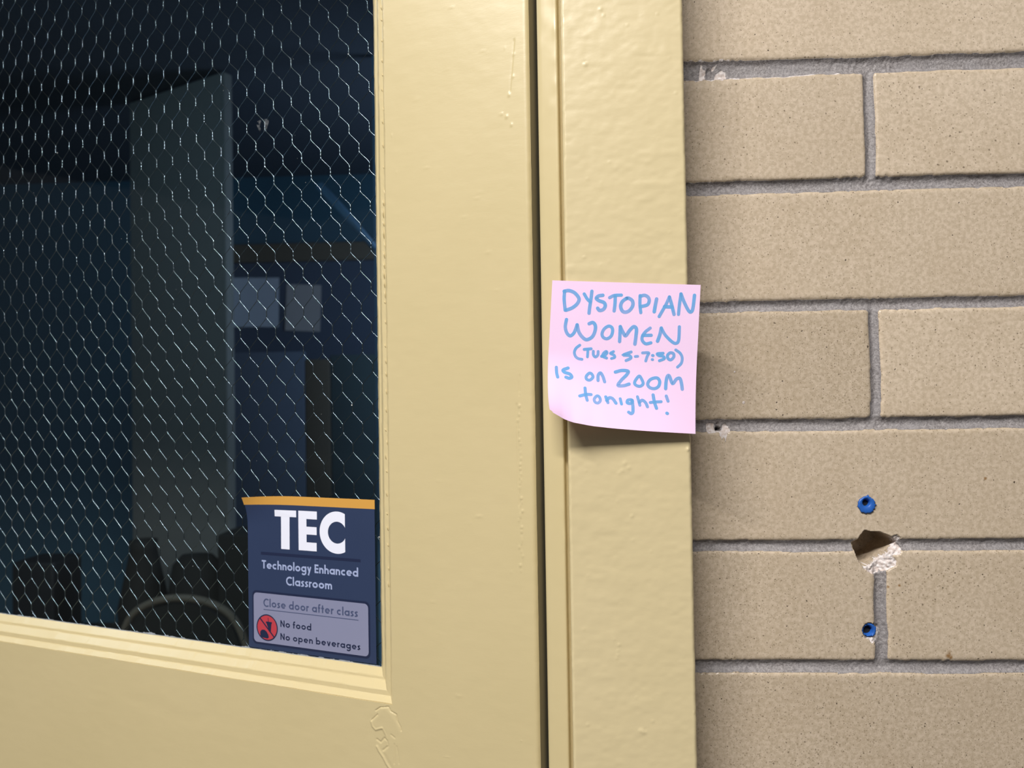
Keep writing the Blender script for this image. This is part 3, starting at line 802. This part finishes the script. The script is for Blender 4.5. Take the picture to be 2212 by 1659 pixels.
def glyph(ch, X, w):
    """geometric sans letter: cap height 1, x-height X, stroke w -> (paths, width)"""
    h = w / 2; bw = X * 1.04; rx, ry = bw / 2 - h, X / 2 - h; cx, cy = bw / 2, X / 2
    O = arc(cx, cy, rx, ry, 0, 360, 32)
    if ch == 'o': return [O], bw
    if ch == 'c': return [arc(cx, cy, rx, ry, 52, 308)], bw * 0.86
    if ch == 'e': return [arc(cx, cy, rx, ry, 0, 318), ('thin', [(cx - rx, cy), (cx + rx + h * .9, cy)])], bw
    if ch == 'a': return [O, [(bw - h, 0), (bw - h, X)]], bw
    if ch == 'd': return [O, [(bw - h, 0), (bw - h, 1.05)]], bw
    if ch == 'b': return [O, [(h, 0), (h, 1.05)]], bw
    if ch == 'p': return [O, [(h, -0.34), (h, X)]], bw
    if ch == 'g': return [O, [(bw - h, X), (bw - h, -0.06)] + arc(cx, -0.06, rx, 0.26 - h * .4, 0, -150, 10)], bw
    if ch in 'nh':
        W = X * 0.86; r = W / 2 - h; top = X - h
        st = [[(h, 0), (h, 1.05 if ch == 'h' else X)]]
        st.append([(h, X * .45)] + arc(W / 2, top - r, r, r, 180, 0, 12) + [(W - h, 0)])
        return st, W
    if ch == 'm':
        W = X * 0.8; r = W / 2 - h; top = X - h; st = [[(h, 0), (h, X)]]
        for k in range(2):
            o = k * (W - w)
            st.append([(o + h, X * .45)] + arc(o + W / 2, top - r, r, r, 180, 0, 12) + [(o + W - h, 0)])
        return st, 2 * W - w
    if ch == 'r': return [[(h, 0), (h, X)], [(h, X * .5)] + arc(X * .36 + h * .3, X - h - X * .26, X * .36 - h * .7, X * .26, 180, 62, 8)], X * 0.52
    if ch == 'l': return [[(h, 0), (h, 1.05)]], w
    if ch == 't': return [[(X * .26, 0), (X * .26, 0.93)], [(0, X - h), (X * .52, X - h)]], X * 0.54
    if ch == 'f': return [[(X * .22, 0), (X * .22, 0.86)] + arc(X * .22 + 0.13, 0.86, 0.13, 0.19 - h, 180, 60, 8), [(0, X - h), (X * .5, X - h)]], X * 0.52
    if ch == 's':
        W = X * 0.62
        return [smooth_path([(W - h * .9, X * .80), (W * .52, X - h), (h * 1.05, X * .74), (W * .5, X * .51), (W - h, X * .27), (W * .47, h), (h * .7, X * .19)], 5)], W
    if ch == 'v': return [[(h * .9, X), (X * .42, 0)], [(X * .42, 0), (X * .84 - h * .9, X)]], X * 0.84
    if ch == 'y': return [[(h * .9, X), (X * .45, 0.03)], [(X * .84 - h * .9, X), (X * .24, -0.34)]], X * 0.84
    if ch == 'T': return [[(0.29, 0), (0.29, 1)], [(0, 1 - h), (0.58, 1 - h)]], 0.58
    if ch == 'E': return [[(h, 0), (h, 1)], [(0, 1 - h), (.5, 1 - h)], [(0, .5), (.48, .5)], [(0, h), (.5, h)]], 0.5
    if ch == 'C': return [arc(0.48, 0.5, 0.48 - h, 0.53 - h, 50, 310, 26)], 0.76
    if ch == 'N': return [[(h, 0), (h, 1)], [(h, 1 - .05), (.68 - h, .05)], [(.68 - h, 0), (.68 - h, 1)]], 0.68
    return [], 0.30

def text_line(txt, x0, x1, zbase, cap, X, w, gap=0.12):
    """letters fitted between x0 and x1: list of 2-D (verts, faces)"""
    items, pen = [], 0.0
    for i, ch in enumerate(txt):
        st, adv = glyph(ch, X, w / cap)
        items.append((pen, st)); pen += adv + (gap if ch != ' ' else 0.02)
    pen -= gap
    k = (x1 - x0) / pen
    out = []
    for (p, st) in items:
        for s in st:
            thin = isinstance(s, tuple)
            out.append(ribbon([(x0 + (p + a) * k, zbase + b_ * cap) for (a, b_) in (s[1] if thin else s)], w * (0.55 if thin else 1)))
    return out

# ------------------------------------------------------------------ classroom sign taped to the outside of the pane
sign = empty('classroom_sign', (HX * S, HY * S, 0), ANG)
tag(sign, 'navy classroom notice with orange top band stuck to the wired glass', 'sign')
SX0, SX1, SZ0, SZ1, ZBAND = -210.6, -111.6, -163.1, -62.2, -67.9
SY = GY0 - 0.35
def sign_y(x, zz):
    """the sheet lies on the glass; its upper left corner has come away and curls forward"""
    u = (x - SX0) / (SX1 - SX0); t = max(0.0, (zz + 84) / 22.0)
    c = max(0.0, 1 - u / 0.42)
    lift = 4.2 * (t ** 2) * (c ** 1.8)
    return SY - lift
def sign_pt(x, zz, lay):
    u = (x - SX0) / (SX1 - SX0); t = max(0.0, (zz + 84) / 22.0); c = max(0.0, 1 - u / 0.42)
    return (x - 0.7 * (t ** 2) * c ** 2, sign_y(x, zz) - 0.07 * lay, ZC + zz - 1.6 * (t ** 2) * c ** 2)
def sign_sheet(name, x0, x1, z0, z1, lay, mat, nx=40, nz=30, thick=0.25):
    v, f = [], []
    for t in (0, 1):
        for i in range(nx + 1):
            for j in range(nz + 1):
                p = sign_pt(x0 + (x1 - x0) * i / nx, z0 + (z1 - z0) * j / nz, lay)
                v.append((p[0], p[1] + t * thick, p[2]))
    n = (nx + 1) * (nz + 1); A = lambda i, j: i * (nz + 1) + j
    for i in range(nx):
        for j in range(nz):
            a, b_, c, d = A(i, j), A(i + 1, j), A(i + 1, j + 1), A(i, j + 1)
            f.append((a, b_, c, d)); f.append((n + d, n + c, n + b_, n + a))
    ed = [A(i, 0) for i in range(nx)] + [A(nx, j) for j in range(nz)] + [A(i, nz) for i in range(nx, 0, -1)] + [A(0, j) for j in range(nz, 0, -1)]
    q0, m_ = len(v), len(ed)
    v += [v[a] for a in ed] + [v[n + a] for a in ed]
    for k in range(m_):
        a, b_ = q0 + k, q0 + (k + 1) % m_; f.append((b_, a, m_ + a, m_ + b_))
    o = link_mesh(name, v, f, mat, sign, True)
    flat_rim(o, len(ed)); return o
def sign_shapes(name, shapes, lay, mat, parent=sign):
    v, f = [], []
    for i, (vv, ff) in enumerate(shapes):
        n = len(v); v += [sign_pt(x, zz, lay + 0.09 * (i % 7)) for (x, zz) in vv]; f += [tuple(i + n for i in q) for q in ff]
    return link_mesh(name, v, f, mat, parent, False)
def poly(P): return (P, [tuple(range(len(P)))])
def rrect(x0, x1, z0, z1, r, n=6):
    P = []
    for (cx, cz, a0) in ((x1 - r, z1 - r, 0), (x0 + r, z1 - r, 90), (x0 + r, z0 + r, 180), (x1 - r, z0 + r, 270)):
        P += [(cx + r * math.cos(rad(a0 + 90 * k / n)), cz + r * math.sin(rad(a0 + 90 * k / n))) for k in range(n + 1)]
    return P
M['navy'] = flat('navy_sign_print', (0.024, 0.040, 0.096), 0.45, var=0.05, scale=25)
M['navy_dark'] = flat('dark_navy_print', (0.010, 0.017, 0.055), 0.5, var=0.03)
M['orange'] = flat('orange_sign_print', (0.62, 0.32, 0.065), 0.45, var=0.03)
M['sign_white'] = flat('white_sign_print', (0.80, 0.82, 0.95), 0.5, var=0.02)
M['pale_blue'] = flat('pale_blue_sign_print', (0.34, 0.40, 0.62), 0.5, var=0.03)
M['sign_grey'] = flat('grey_panel_print', (0.225, 0.238, 0.365), 0.5, var=0.03)
M['slate'] = flat('slate_sign_print', (0.062, 0.080, 0.165), 0.5, var=0.03)
M['sign_red'] = flat('red_sign_print', (0.46, 0.045, 0.065), 0.5, var=0.03)
sign_sheet('backing_sheet', SX0, SX1, SZ0, ZBAND, 0, M['navy'])
sign_sheet('orange_band', SX0 - 0.6, SX1 + 0.1, ZBAND, SZ1, 0, M['orange'], 40, 6)
T_ = [(-188.0,-71.3),(-170.9,-71.3),(-170.9,-75.6),(-176.2,-75.6),(-176.4,-96.7),(-183.2,-96.7),(-183.0,-75.6),(-188.0,-75.6)]
E_ = [[(-169.2,-71.2),(-162.9,-71.2),(-162.9,-96.6),(-169.2,-96.6)], [(-162.9,-71.2),(-154.7,-71.2),(-154.7,-76.3),(-162.9,-76.3)], [(-162.9,-81.2),(-155.0,-81.2),(-155.0,-86.2),(-162.9,-86.2)], [(-162.9,-91.2),(-155.1,-91.2),(-155.1,-96.6),(-162.9,-96.6)]]
# the C is a heavy ring cut off by a vertical edge on the right
def ring_c():
    cx, cz, ro, ri, xc = -139.4, -83.8, 13.3, 6.9, -133.4
    rox = 13.3
    ao = math.degrees(math.acos((xc - cx) / rox)); ai = math.degrees(math.acos(min(1, (xc - cx) / ri)))
    v, f = [], []; n = 40
    for k in range(n + 1):
        t = k / n
        a1 = ao + (360 - 2 * ao) * t; a2 = ai + (360 - 2 * ai) * t
        v += [(cx + rox * math.cos(rad(a1)), cz + ro * math.sin(rad(a1))), (cx + ri * math.cos(rad(a2)), cz + ri * math.sin(rad(a2)))]
    for k in range(n): f.append((2 * k, 2 * k + 2, 2 * k + 3, 2 * k + 1))
    return v, f
Tq = [[T_[0], T_[1], T_[2], T_[7]], [T_[6], T_[3], T_[4], T_[5]]]
sign_shapes('large_letters', [poly(q) for q in Tq] + [poly(q) for q in E_] + [ring_c()], 1, M['sign_white'])
sign_shapes('rule_line', [poly([(-199.8,-99.5),(-122.2,-99.4),(-122.2,-101.2),(-199.8,-101.4)])], 1, M['navy_dark'])
sign_shapes('title_lettering', text_line('Technology Enhanced', -199.2, -123.9, -110.4, 5.5, 0.66, 1.06, 0.075)
            + text_line('Classroom', -179.6, -143.6, -119.9, 5.5, 0.66, 1.06, 0.075), 1, M['pale_blue'])
sign_shapes('panel_border', [poly(rrect(-207.4, -115.8, -160.4, -125.2, 3.4))], 1, M['navy_dark'])
sign_shapes('grey_panel', [poly(rrect(-206.2, -117.0, -159.0, -126.6, 2.8))], 2, M['sign_grey'])
sign_shapes('heading_lettering', text_line('Close door after class', -198.1, -124.6, -135.3, 5.2, 0.65, 0.90, 0.13)
            + [poly([(-198.0,-137.0),(-124.2,-137.0),(-124.2,-137.45),(-198.0,-137.45)])], 3, M['slate'])
sign_shapes('rules_lettering', text_line('No food', -184.4, -159.9, -147.3, 4.3, 0.67, 0.80, 0.12)
            + text_line('No open beverages', -184.5, -123.0, -155.6, 4.2, 0.67, 0.80, 0.12), 3, M['navy_dark'])
CX, CZ, CR = -195.2, -148.9, 8.3
disc = [(CX + CR * math.cos(rad(10 * k)), CZ + CR * math.sin(rad(10 * k))) for k in range(36)]
pic = sign_shapes('prohibition_symbol', [poly(disc)], 3, M['sign_red'])
rim = ribbon([(CX + CR * math.cos(rad(10 * k)), CZ + CR * math.sin(rad(10 * k))) for k in range(37)], 0.75)
sl = ribbon([(CX - 5.7, CZ + 5.7), (CX + 5.7, CZ - 5.7)], 0.95)
sl = (sl[0], sl[1])
cup = [(-196.0,-144.9),(-191.2,-145.0),(-191.2,-145.9),(-191.6,-146.0),(-192.2,-151.4),(-194.2,-149.4),(-195.6,-146.0),(-196.0,-146.0)]
straw = ribbon([(-194.0, -145.0), (-194.3, -142.4)], 0.4)
burger = [(-200.9,-153.4),(-200.7,-151.8),(-199.4,-150.6),(-197.2,-150.5),(-195.6,-151.6),(-194.3,-153.4),(-193.8,-155.2),(-195.0,-156.0),(-199.6,-155.6),(-200.6,-154.6)]
sign_shapes('symbol_marks', [rim, sl, poly(cup), straw, poly(burger)], 4, M['navy_dark'], pic)

# ------------------------------------------------------------------ pink sticky note on the casing
note = empty('sticky_note', (0, 0, ZC * S))
tag(note, 'pink square sticky note handwritten in blue marker on the door casing', 'sticky note')
NW, NH = 76.8, 77.2
TLx, TLz = 3.8, 60.6
rot = math.atan2(-4.1, 76.7)
ux, uz = math.cos(rot), math.sin(rot); vx, vz = uz * 1.3, -ux
TH_U = [0, .06, .1, .16, .3, .45, .68, 1.0]; TH_V = [1.22, 1.05, .92, .78, .60, .48, .34, .20]
LC = 41.0
def note_pt(u, v, lift=0.0):
    th = float(np.interp(u, TH_U, TH_V))
    d = v * NH; s0 = NH - LC
    if d <= s0: along, out, nz, ny = d, 0.0, 0.0, 1.0
    else:
        s = d - s0; ph = th * s / LC; rr = LC / th
        along, out = s0 + rr * math.sin(ph), rr * (1 - math.cos(ph)); nz, ny = math.sin(ph), math.cos(ph)
    x = TLx + ux * u * NW + vx * along + 0.10 * out
    zz = TLz + uz * u * NW + vz * along
    bow = 0.5 * math.sin(math.pi * v) * (1 - u) ** 2
    return (x, FY - 0.75 - bow - out - lift * ny, zz - lift * nz * 0.0)
def note_sheet():
    n = 48; v, f = [], []
    for t in (0, 1):
        for i in range(n + 1):
            for j in range(n + 1):
                u, w = i / n, j / n
                if j == n and i == 0: u, w = 0.018, 0.985       # nicked corner
                p = note_pt(u, w); v.append((p[0], p[1] + 0.12 * t, p[2]))
    m = (n + 1) ** 2; A = lambda i, j: i * (n + 1) + j
    for i in range(n):
        for j in range(n):
            a, b_, c, d = A(i, j), A(i, j + 1), A(i + 1, j + 1), A(i + 1, j)
            f.append((a, b_, c, d)); f.append((m + d, m + c, m + b_, m + a))
    ed = [A(0, j) for j in range(n)] + [A(i, n) for i in range(n)] + [A(n, j) for j in range(n, 0, -1)] + [A(i, 0) for i in range(n, 0, -1)]
    q0, m_ = len(v), len(ed)
    v += [v[a] for a in ed] + [v[m + a] for a in ed]
    for k in range(m_):
        a, b_ = q0 + k, q0 + (k + 1) % m_; f.append((b_, a, m_ + a, m_ + b_))
    o = link_mesh('paper_sheet', v, f, M['note'], note, True)
    flat_rim(o, len(ed)); return o
note_sheet()
# handwriting: pen paths on two enlarged tracings of the note (A: upper lines, B: lower lines)
A_ = lambda pts: [(1200 + x / 6.9125, 600 + y / 6.9125) for x, y in pts]
B_ = lambda pts: [(1180 + x / 6.9125, 760 + y / 6.9125) for x, y in pts]
def to_uv(p):
    dx, dy = p[0] - 1193, p[1] - 606
    det = 320 * 321 + 16 * 10
    return ((321 * dx + 16 * dy) / det, (320 * dy - 10 * dx) / det)
LINE1 = [[(135,205),(130,330),(145,490)],[(130,205),(200,195),(280,225),(340,290),(352,340),(320,400),(250,455),(160,490)],
 [(430,245),(475,320),(520,365)],[(545,205),(530,330),(512,450),(503,535)],
 [(708,265),(645,275),(612,310),(650,345),(725,375),(745,425),(715,478),(660,492),(632,460)],
 [(810,300),(880,268),(985,262)],[(895,275),(890,400),(878,500)],
 [(1065,312),(1000,360),(975,430),(1000,500),(1050,518),(1110,490),(1155,420),(1150,350),(1100,312),(1060,314)],
 [(1265,270),(1262,400),(1275,525)],[(1268,280),(1330,265),(1385,295),(1400,350),(1370,408),(1272,435)],
 [(1510,320),(1490,420),(1475,510)],
 [(1700,290),(1650,400),(1600,490),(1548,582)],[(1700,290),(1732,400),(1768,550)],[(1628,435),(1742,440)],
 [(1872,245),(1850,400),(1835,550)],[(1872,245),(1920,370),(1985,495),(2025,510),(2050,450),(2072,265)]]
LINE2 = [[(165,630),(148,740),(170,830),(220,875),(275,835),(308,760),(325,710)],[(325,710),(352,820),(410,900),(470,932),(550,890),(592,805),(597,720),(560,675),(505,692)],
 [(795,728),(730,770),(698,840),(715,895),(770,917),(830,880),(855,810),(845,750),(795,728)],
 [(970,735),(965,850),(960,958)],[(970,735),(1010,820),(1050,870),(1110,790),(1170,735),(1210,770),(1203,880),(1188,995)],
 [(1415,755),(1340,815),(1297,885),(1300,945),(1350,990),(1425,975)],[(1305,865),(1430,863)],
 [(1580,755),(1560,850),(1525,950)],[(1580,755),(1640,860),(1740,960),(1800,982),(1838,930),(1848,735)]]
LINE3A = [[(365,1015),(310,1060),(285,1120),(300,1180),(340,1215),(398,1227)],[(432,1078),(535,1068)],[(487,1085),(480,1190)],
 [(568,1105),(570,1160),(600,1190),(635,1160),(640,1108)],[(690,1180),(735,1165),(770,1130),(757,1108),(718,1140),(712,1180),(765,1205)],
 [(870,1108),(825,1135),(878,1162),(885,1195),(838,1212)],[(1795,1080),(1860,1130),(1890,1200),(1875,1280),(1820,1336)]]
LINE3B = [[(1270,8),(1158,52),(1245,62),(1265,100),(1195,136)],[(1332,75),(1368,72)],[(1440,20),(1530,20),(1510,70),(1488,140)],[(1588,58),(1596,60)],[(1582,118),(1590,120)],
 [(1745,24),(1662,32),(1680,58),(1745,70),(1762,105),(1690,136)],[(1850,18),(1812,55),(1820,105),(1860,122),(1903,80),(1898,30),(1850,18)]]
LINE4 = [[(150,245),(152,330),(165,400)],[(325,255),(252,285),(270,320),(350,348),(377,392),(340,413),(290,397)],
 [(642,330),(595,380),(602,425),(650,435),(695,390),(680,345),(642,330)],[(770,440),(775,360),(810,325),(845,380),(868,460)],
 [(1032,310),(1130,285),(1222,296),(1200,350),(1120,430),(1066,510),(1150,515),(1232,490)],
 [(1385,368),(1330,430),(1315,480),(1345,512),(1400,520),(1442,480),(1420,410),(1385,368)],
 [(1600,398),(1540,430),(1510,490),(1540,540),(1610,555),(1670,520),(1690,450),(1660,398),(1600,398)],
 [(1775,555),(1785,450),(1805,370),(1835,365),(1880,475),(1940,410),(1990,400),(2012,470),(2022,560)]]
LINE5 = [[(570,560),(575,660),(592,755)],[(485,690),(580,662),(655,660)],[(742,680),(700,730),(712,780),(755,790),(790,750),(778,695),(742,680)],
 [(875,690),(902,780)],[(885,745),(930,703),(980,720),(1022,785)],[(1090,715),(1105,795)],
 [(1262,732),(1205,735),(1193,775),(1240,785),(1272,745)],[(1268,735),(1274,830),(1268,915),(1240,940),(1205,920)],
 [(1350,680),(1380,810)],[(1374,765),(1420,732),(1468,770),(1492,830)],[(1585,650),(1600,760),(1626,850)],[(1537,765),(1620,755),(1700,750)],
 [(1780,665),(1803,740)],[(1778,923),(1786,927)]]
def pen(name, groups):
    v, f = [], []; lay = 0
    for (fn, strokes, wpx) in groups:
        for st in strokes:
            path = [to_uv(p) for p in smooth_path(fn(st), 6)]
            vv, ff = ribbon([(a * NW, b_ * NH) for a, b_ in path], wpx * 0.2395 * (1 + 0.06 * math.sin(lay * 2.1)), True)
            n = len(v); lay += 1
            v += [note_pt(a / NW, b_ / NH, 0.06 + 0.006 * (lay % 7)) for a, b_ in vv]
            f += [tuple(i + n for i in reversed(q)) for q in ff]
    return link_mesh(name, v, f, M['ink'], note, False)
pen('handwritten_line', [(A_, LINE1, 7.4)])
pen('handwritten_line', [(A_, LINE2, 7.3)])
pen('handwritten_line', [(A_, LINE3A, 6.2), (B_, LINE3B, 6.3)])
pen('handwritten_line', [(B_, LINE4, 7.0)])
pen('handwritten_line', [(B_, LINE5, 6.9)])

# ------------------------------------------------------------------ blue plastic wall plugs
M['blue'] = flat('blue_plastic', (0.020, 0.115, 0.46), 0.42, var=0.15, scale=300)
M['bore'] = flat('plug_bore_shade', (0.006, 0.008, 0.012), 0.8)
def wall_plug(x, zz, r, flange, front, hx, hz, hr, seed, label):
    root = empty('wall_plug', (x * S, 0, (ZC + zz) * S))
    tag(root, label, 'wall plug', 'blue plugs in the brick wall')
    n = 40; rr = np.random.default_rng(seed)
    mb = MB(); rings = []
    jit = [1 + 0.05 * rr.normal() for _ in range(n)]
    def ring(rad_, y, ox=0, oz=0, rough=0.0):
        return [(ox + rad_ * (1 + rough * (jit[k] - 1)) * math.cos(2 * math.pi * k / n), y, oz + rad_ * (1 + rough * (jit[k] - 1)) * math.sin(2 * math.pi * k / n)) for k in range(n)]
    rings = [ring(r * .92, 13), ring(r * .92, front + 0.5), ring(flange, front + 0.4, 0, 0, 1), ring(flange * .97, front - 0.25, 0, 0, 1),
             ring(flange * .80, front - 0.45, 0, 0, .5), ring(hr * 1.25, front - 0.35, hx, hz), ring(hr, front + 0.1, hx, hz), ring(hr * .8, front + 3.0, hx * .7, hz * .7), ring(hr * .75, 12, 0, 0)]
    mb.loft(rings, True)
    mb.build('plug_body', M['blue'], root, True)
    c = MB(); c.lathe(hx * .7, hz * .7, [(hr * .84, front + 2.6), (hr * .84, front + 2.9)], 20, 'y')  # near-black disc standing in for the shade down the plug's hole
    o = c.build('bore_shade_disc', M['bore'], root)
    return root
wall_plug(177.8, -63.4, 3.6, 4.9, -0.5, -0.3, 1.2, 2.1, 3, 'upper blue wall plug with raised rim above the ragged hole')
wall_plug(177.9, -133.5, 3.9, 4.0, 1.0, -0.6, -0.3, 2.7, 4, 'lower blue wall plug sunk beside the chipped white mortar joint')

# ------------------------------------------------------------------ room shell
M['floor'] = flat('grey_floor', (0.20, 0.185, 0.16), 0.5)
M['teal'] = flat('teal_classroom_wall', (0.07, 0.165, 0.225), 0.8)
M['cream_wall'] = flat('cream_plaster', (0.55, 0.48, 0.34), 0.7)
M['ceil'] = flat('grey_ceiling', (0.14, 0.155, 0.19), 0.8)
def slab(name, x0, x1, y0, y1, z0, z1, mat, label, cat='wall'):
    b = MB(); b.box(x0, x1, y0, y1, z0, z1)
    return tag(b.build(name, mat), label, cat, kind='structure')
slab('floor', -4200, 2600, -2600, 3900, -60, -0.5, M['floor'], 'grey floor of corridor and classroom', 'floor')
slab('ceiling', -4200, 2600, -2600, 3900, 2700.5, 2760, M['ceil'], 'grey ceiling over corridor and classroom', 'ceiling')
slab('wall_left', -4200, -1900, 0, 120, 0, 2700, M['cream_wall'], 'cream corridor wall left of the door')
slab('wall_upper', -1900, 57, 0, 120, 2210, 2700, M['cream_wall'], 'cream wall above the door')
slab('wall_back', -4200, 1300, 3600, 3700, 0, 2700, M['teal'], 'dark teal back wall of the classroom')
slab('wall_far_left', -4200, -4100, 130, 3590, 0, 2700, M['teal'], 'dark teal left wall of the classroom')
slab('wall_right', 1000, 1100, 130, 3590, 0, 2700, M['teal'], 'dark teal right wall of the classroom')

# ------------------------------------------------------------------ things in the dark classroom
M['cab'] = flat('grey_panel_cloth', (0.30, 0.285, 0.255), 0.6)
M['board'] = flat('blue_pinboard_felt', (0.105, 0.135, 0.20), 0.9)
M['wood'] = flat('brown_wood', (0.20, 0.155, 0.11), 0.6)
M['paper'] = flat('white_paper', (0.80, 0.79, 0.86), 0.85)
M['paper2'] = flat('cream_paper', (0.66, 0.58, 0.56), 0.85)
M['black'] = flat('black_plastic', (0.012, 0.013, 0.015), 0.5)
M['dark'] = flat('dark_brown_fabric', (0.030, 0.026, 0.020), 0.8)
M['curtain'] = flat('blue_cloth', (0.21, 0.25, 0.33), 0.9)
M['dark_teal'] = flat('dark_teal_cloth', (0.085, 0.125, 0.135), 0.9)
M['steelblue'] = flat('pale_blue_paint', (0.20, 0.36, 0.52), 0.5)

# tall divider panel, turned away from the door
cab = empty('room_divider', (-1.145, 2.26, 0), math.atan2(0.26, -0.494) - math.pi)
tag(cab, 'tall grey room divider panel standing behind the wired glass', 'divider')
CWD = 558
b = MB(); b.box(-CWD, 0, 2, 40, 40, 2690, 6); b.build('panel', M['cab'], cab, True)
for x in (-CWD + 15, -45):
    b = MB(); b.box(x, x + 30, -160, 200, 0, 39, 4); b.build('foot', M['black'], cab, True)

pin = empty('pinboard', (0, 3.595, 0))
tag(pin, 'blue pinboard with brown wooden rail on the classroom wall', 'pinboard')
b = MB(); b.box(-1900, -700, -20, 0, 1050, 2240, 4); b.build('felt_panel', M['board'], pin, True)
b = MB(); b.box(-1900, -700, -45, -21, 2235, 2330, 5); b.build('wooden_rail', M['wood'], pin, True)

def paper_sheet(x0, x1, z0, z1, tilt, mat, label, seed):
    n = 10; v, f = [], []
    for t in (0, 1):
        for i in range(n + 1):
            for j in range(n + 1):
                a, c = i / n, j / n
                y = -24 - 6 * (1 - c) ** 2 * (0.5 + 0.5 * math.sin(3 * a + seed)) + 0.4 * t
                v.append((x0 + (x1 - x0) * a + tilt * (c - .5) * 20, y, z0 + (z1 - z0) * c - tilt * (a - .5) * 20))
    m = (n + 1) ** 2
    for i in range(n):
        for j in range(n):
            a = i * (n + 1) + j; q = (a, a + n + 1, a + n + 2, a + 1)
            f.append(q); f.append(tuple(m + k for k in reversed(q)))
    o = link_mesh('paper_sheet', v, f, mat, None, True); o.location = (0, 3.595, 0)
    return tag(o, label, 'paper', 'papers pinned to the dark classroom wall')
paper_sheet(-1668, -1412, ZC + 392, ZC + 655, 0.25, M['paper'], 'larger bluish white paper square seen through the wired glass', 0.3)
paper_sheet(-1375, -1188, ZC + 366, ZC + 612, 0.5, M['paper2'], 'smaller dim greyish paper square right of the bluish one', 1.9)

# cloth covered screen under the papers
scr = empty('folding_screen', (0, 3.3, 0))
tag(scr, 'bluish folding screen standing in the dark room under the papers', 'screen')
for (x0, x1, top, mat, nm) in ((-1640, -1188, 1740, M['curtain'], 'blue_panel'), (-1186, -1062, 1700, M['wood'], 'brown_panel'), (-1060, -820, 1720, M['dark_teal'], 'teal_panel')):
    b = MB(); b.box(x0, x1, -14, 14, 40, top, 5); b.build(nm, mat, scr, True)
for x in (-1560, -900):
    b = MB(); b.box(x - 15, x + 15, -150, 150, 0, 39.5, 4); b.build('foot', M['black'], scr, True)

post = empty('braced_post', (-0.578, 2.205, 0))
tag(post, 'narrow blue post with slanted brace behind the glass at the stile edge', 'post')
b = MB(); b.box(-12, 12, -10, 10, 0, 2699); b.build('upright', M['steelblue'], post)
b = MB(); b.tube([(-5, 0, ZC + 522), (-100, 0, ZC + 632), (-205, 0, ZC + 752)], 15, 12); b.build('brace', M['steelblue'], post, True)

desk = empty('long_desk', (-1.35, 2.0, 0))
tag(desk, 'dark long desk under the boxes at the bottom of the pane', 'desk')
b = MB(); b.box(-600, 560, -215, 215, 700, 728, 4); b.build('desk_top', M['dark'], desk, True)
for (x, y) in ((-570, -185), (-570, 185), (530, -185), (530, 185)):
    b = MB(); b.box(x - 22, x + 22, y - 22, y + 22, 0, 700); b.build('leg', M['black'], desk)
def solid(name, mat, label, cat, fn, group=None):
    mb = MB(); fn(mb); return tag(mb.build(name, mat, None, True), label, cat, group)
DZ = 728.2
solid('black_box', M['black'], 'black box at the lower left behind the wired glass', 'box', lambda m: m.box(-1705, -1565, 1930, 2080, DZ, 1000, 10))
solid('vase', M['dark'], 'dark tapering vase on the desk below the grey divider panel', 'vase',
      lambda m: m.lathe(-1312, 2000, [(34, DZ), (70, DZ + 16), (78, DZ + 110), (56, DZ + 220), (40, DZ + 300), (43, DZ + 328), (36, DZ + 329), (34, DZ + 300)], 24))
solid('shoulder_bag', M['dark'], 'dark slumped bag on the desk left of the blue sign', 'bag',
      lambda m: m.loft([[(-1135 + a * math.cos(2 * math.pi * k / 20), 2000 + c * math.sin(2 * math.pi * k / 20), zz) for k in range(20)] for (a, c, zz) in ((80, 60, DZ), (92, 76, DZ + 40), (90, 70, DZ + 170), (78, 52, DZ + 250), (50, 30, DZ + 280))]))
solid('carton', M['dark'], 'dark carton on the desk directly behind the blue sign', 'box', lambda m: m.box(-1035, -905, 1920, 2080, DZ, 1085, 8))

chair = empty('wooden_chair', (-0.87, 1.42, 0))
tag(chair, 'wooden chair with brown arched back low behind the glass', 'chair')
hoop = [(-165, 0, 440), (-168, -40, 700), (-160, -62, 880), (-128, -74, 985), (-70, -80, 1028), (0, -82, 1040), (70, -80, 1028), (128, -74, 985), (160, -62, 880), (168, -40, 700), (165, 0, 440)]
b = MB(); b.tube(smooth_path3(hoop), 9, 10); b.build('back_hoop', M['wood'], chair, True)
b = MB()
rows = []
for (hw_, yy, zz) in ((146, -34, 640), (150, -48, 760), (150, -60, 880), (122, -72, 970), (66, -78, 1014), (20, -80, 1026)):
    rows.append([(-hw_, yy - 5, zz), (hw_, yy - 5, zz), (hw_, yy + 5, zz), (-hw_, yy + 5, zz)])
b.loft(rows); b.build('back_panel', M['dark'], chair, False)
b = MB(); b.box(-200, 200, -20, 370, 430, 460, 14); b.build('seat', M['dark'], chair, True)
for (x, y, sp) in ((-165, 10, -1), (165, 10, -1), (-165, 340, 1), (165, 340, 1)):
    b = MB(); b.tube([(x, y, 431), (x * 1.08, y + 18 * sp, 0)], [17, 12], 10); b.build('leg', M['wood'], chair, True)

bpy.context.view_layer.update()
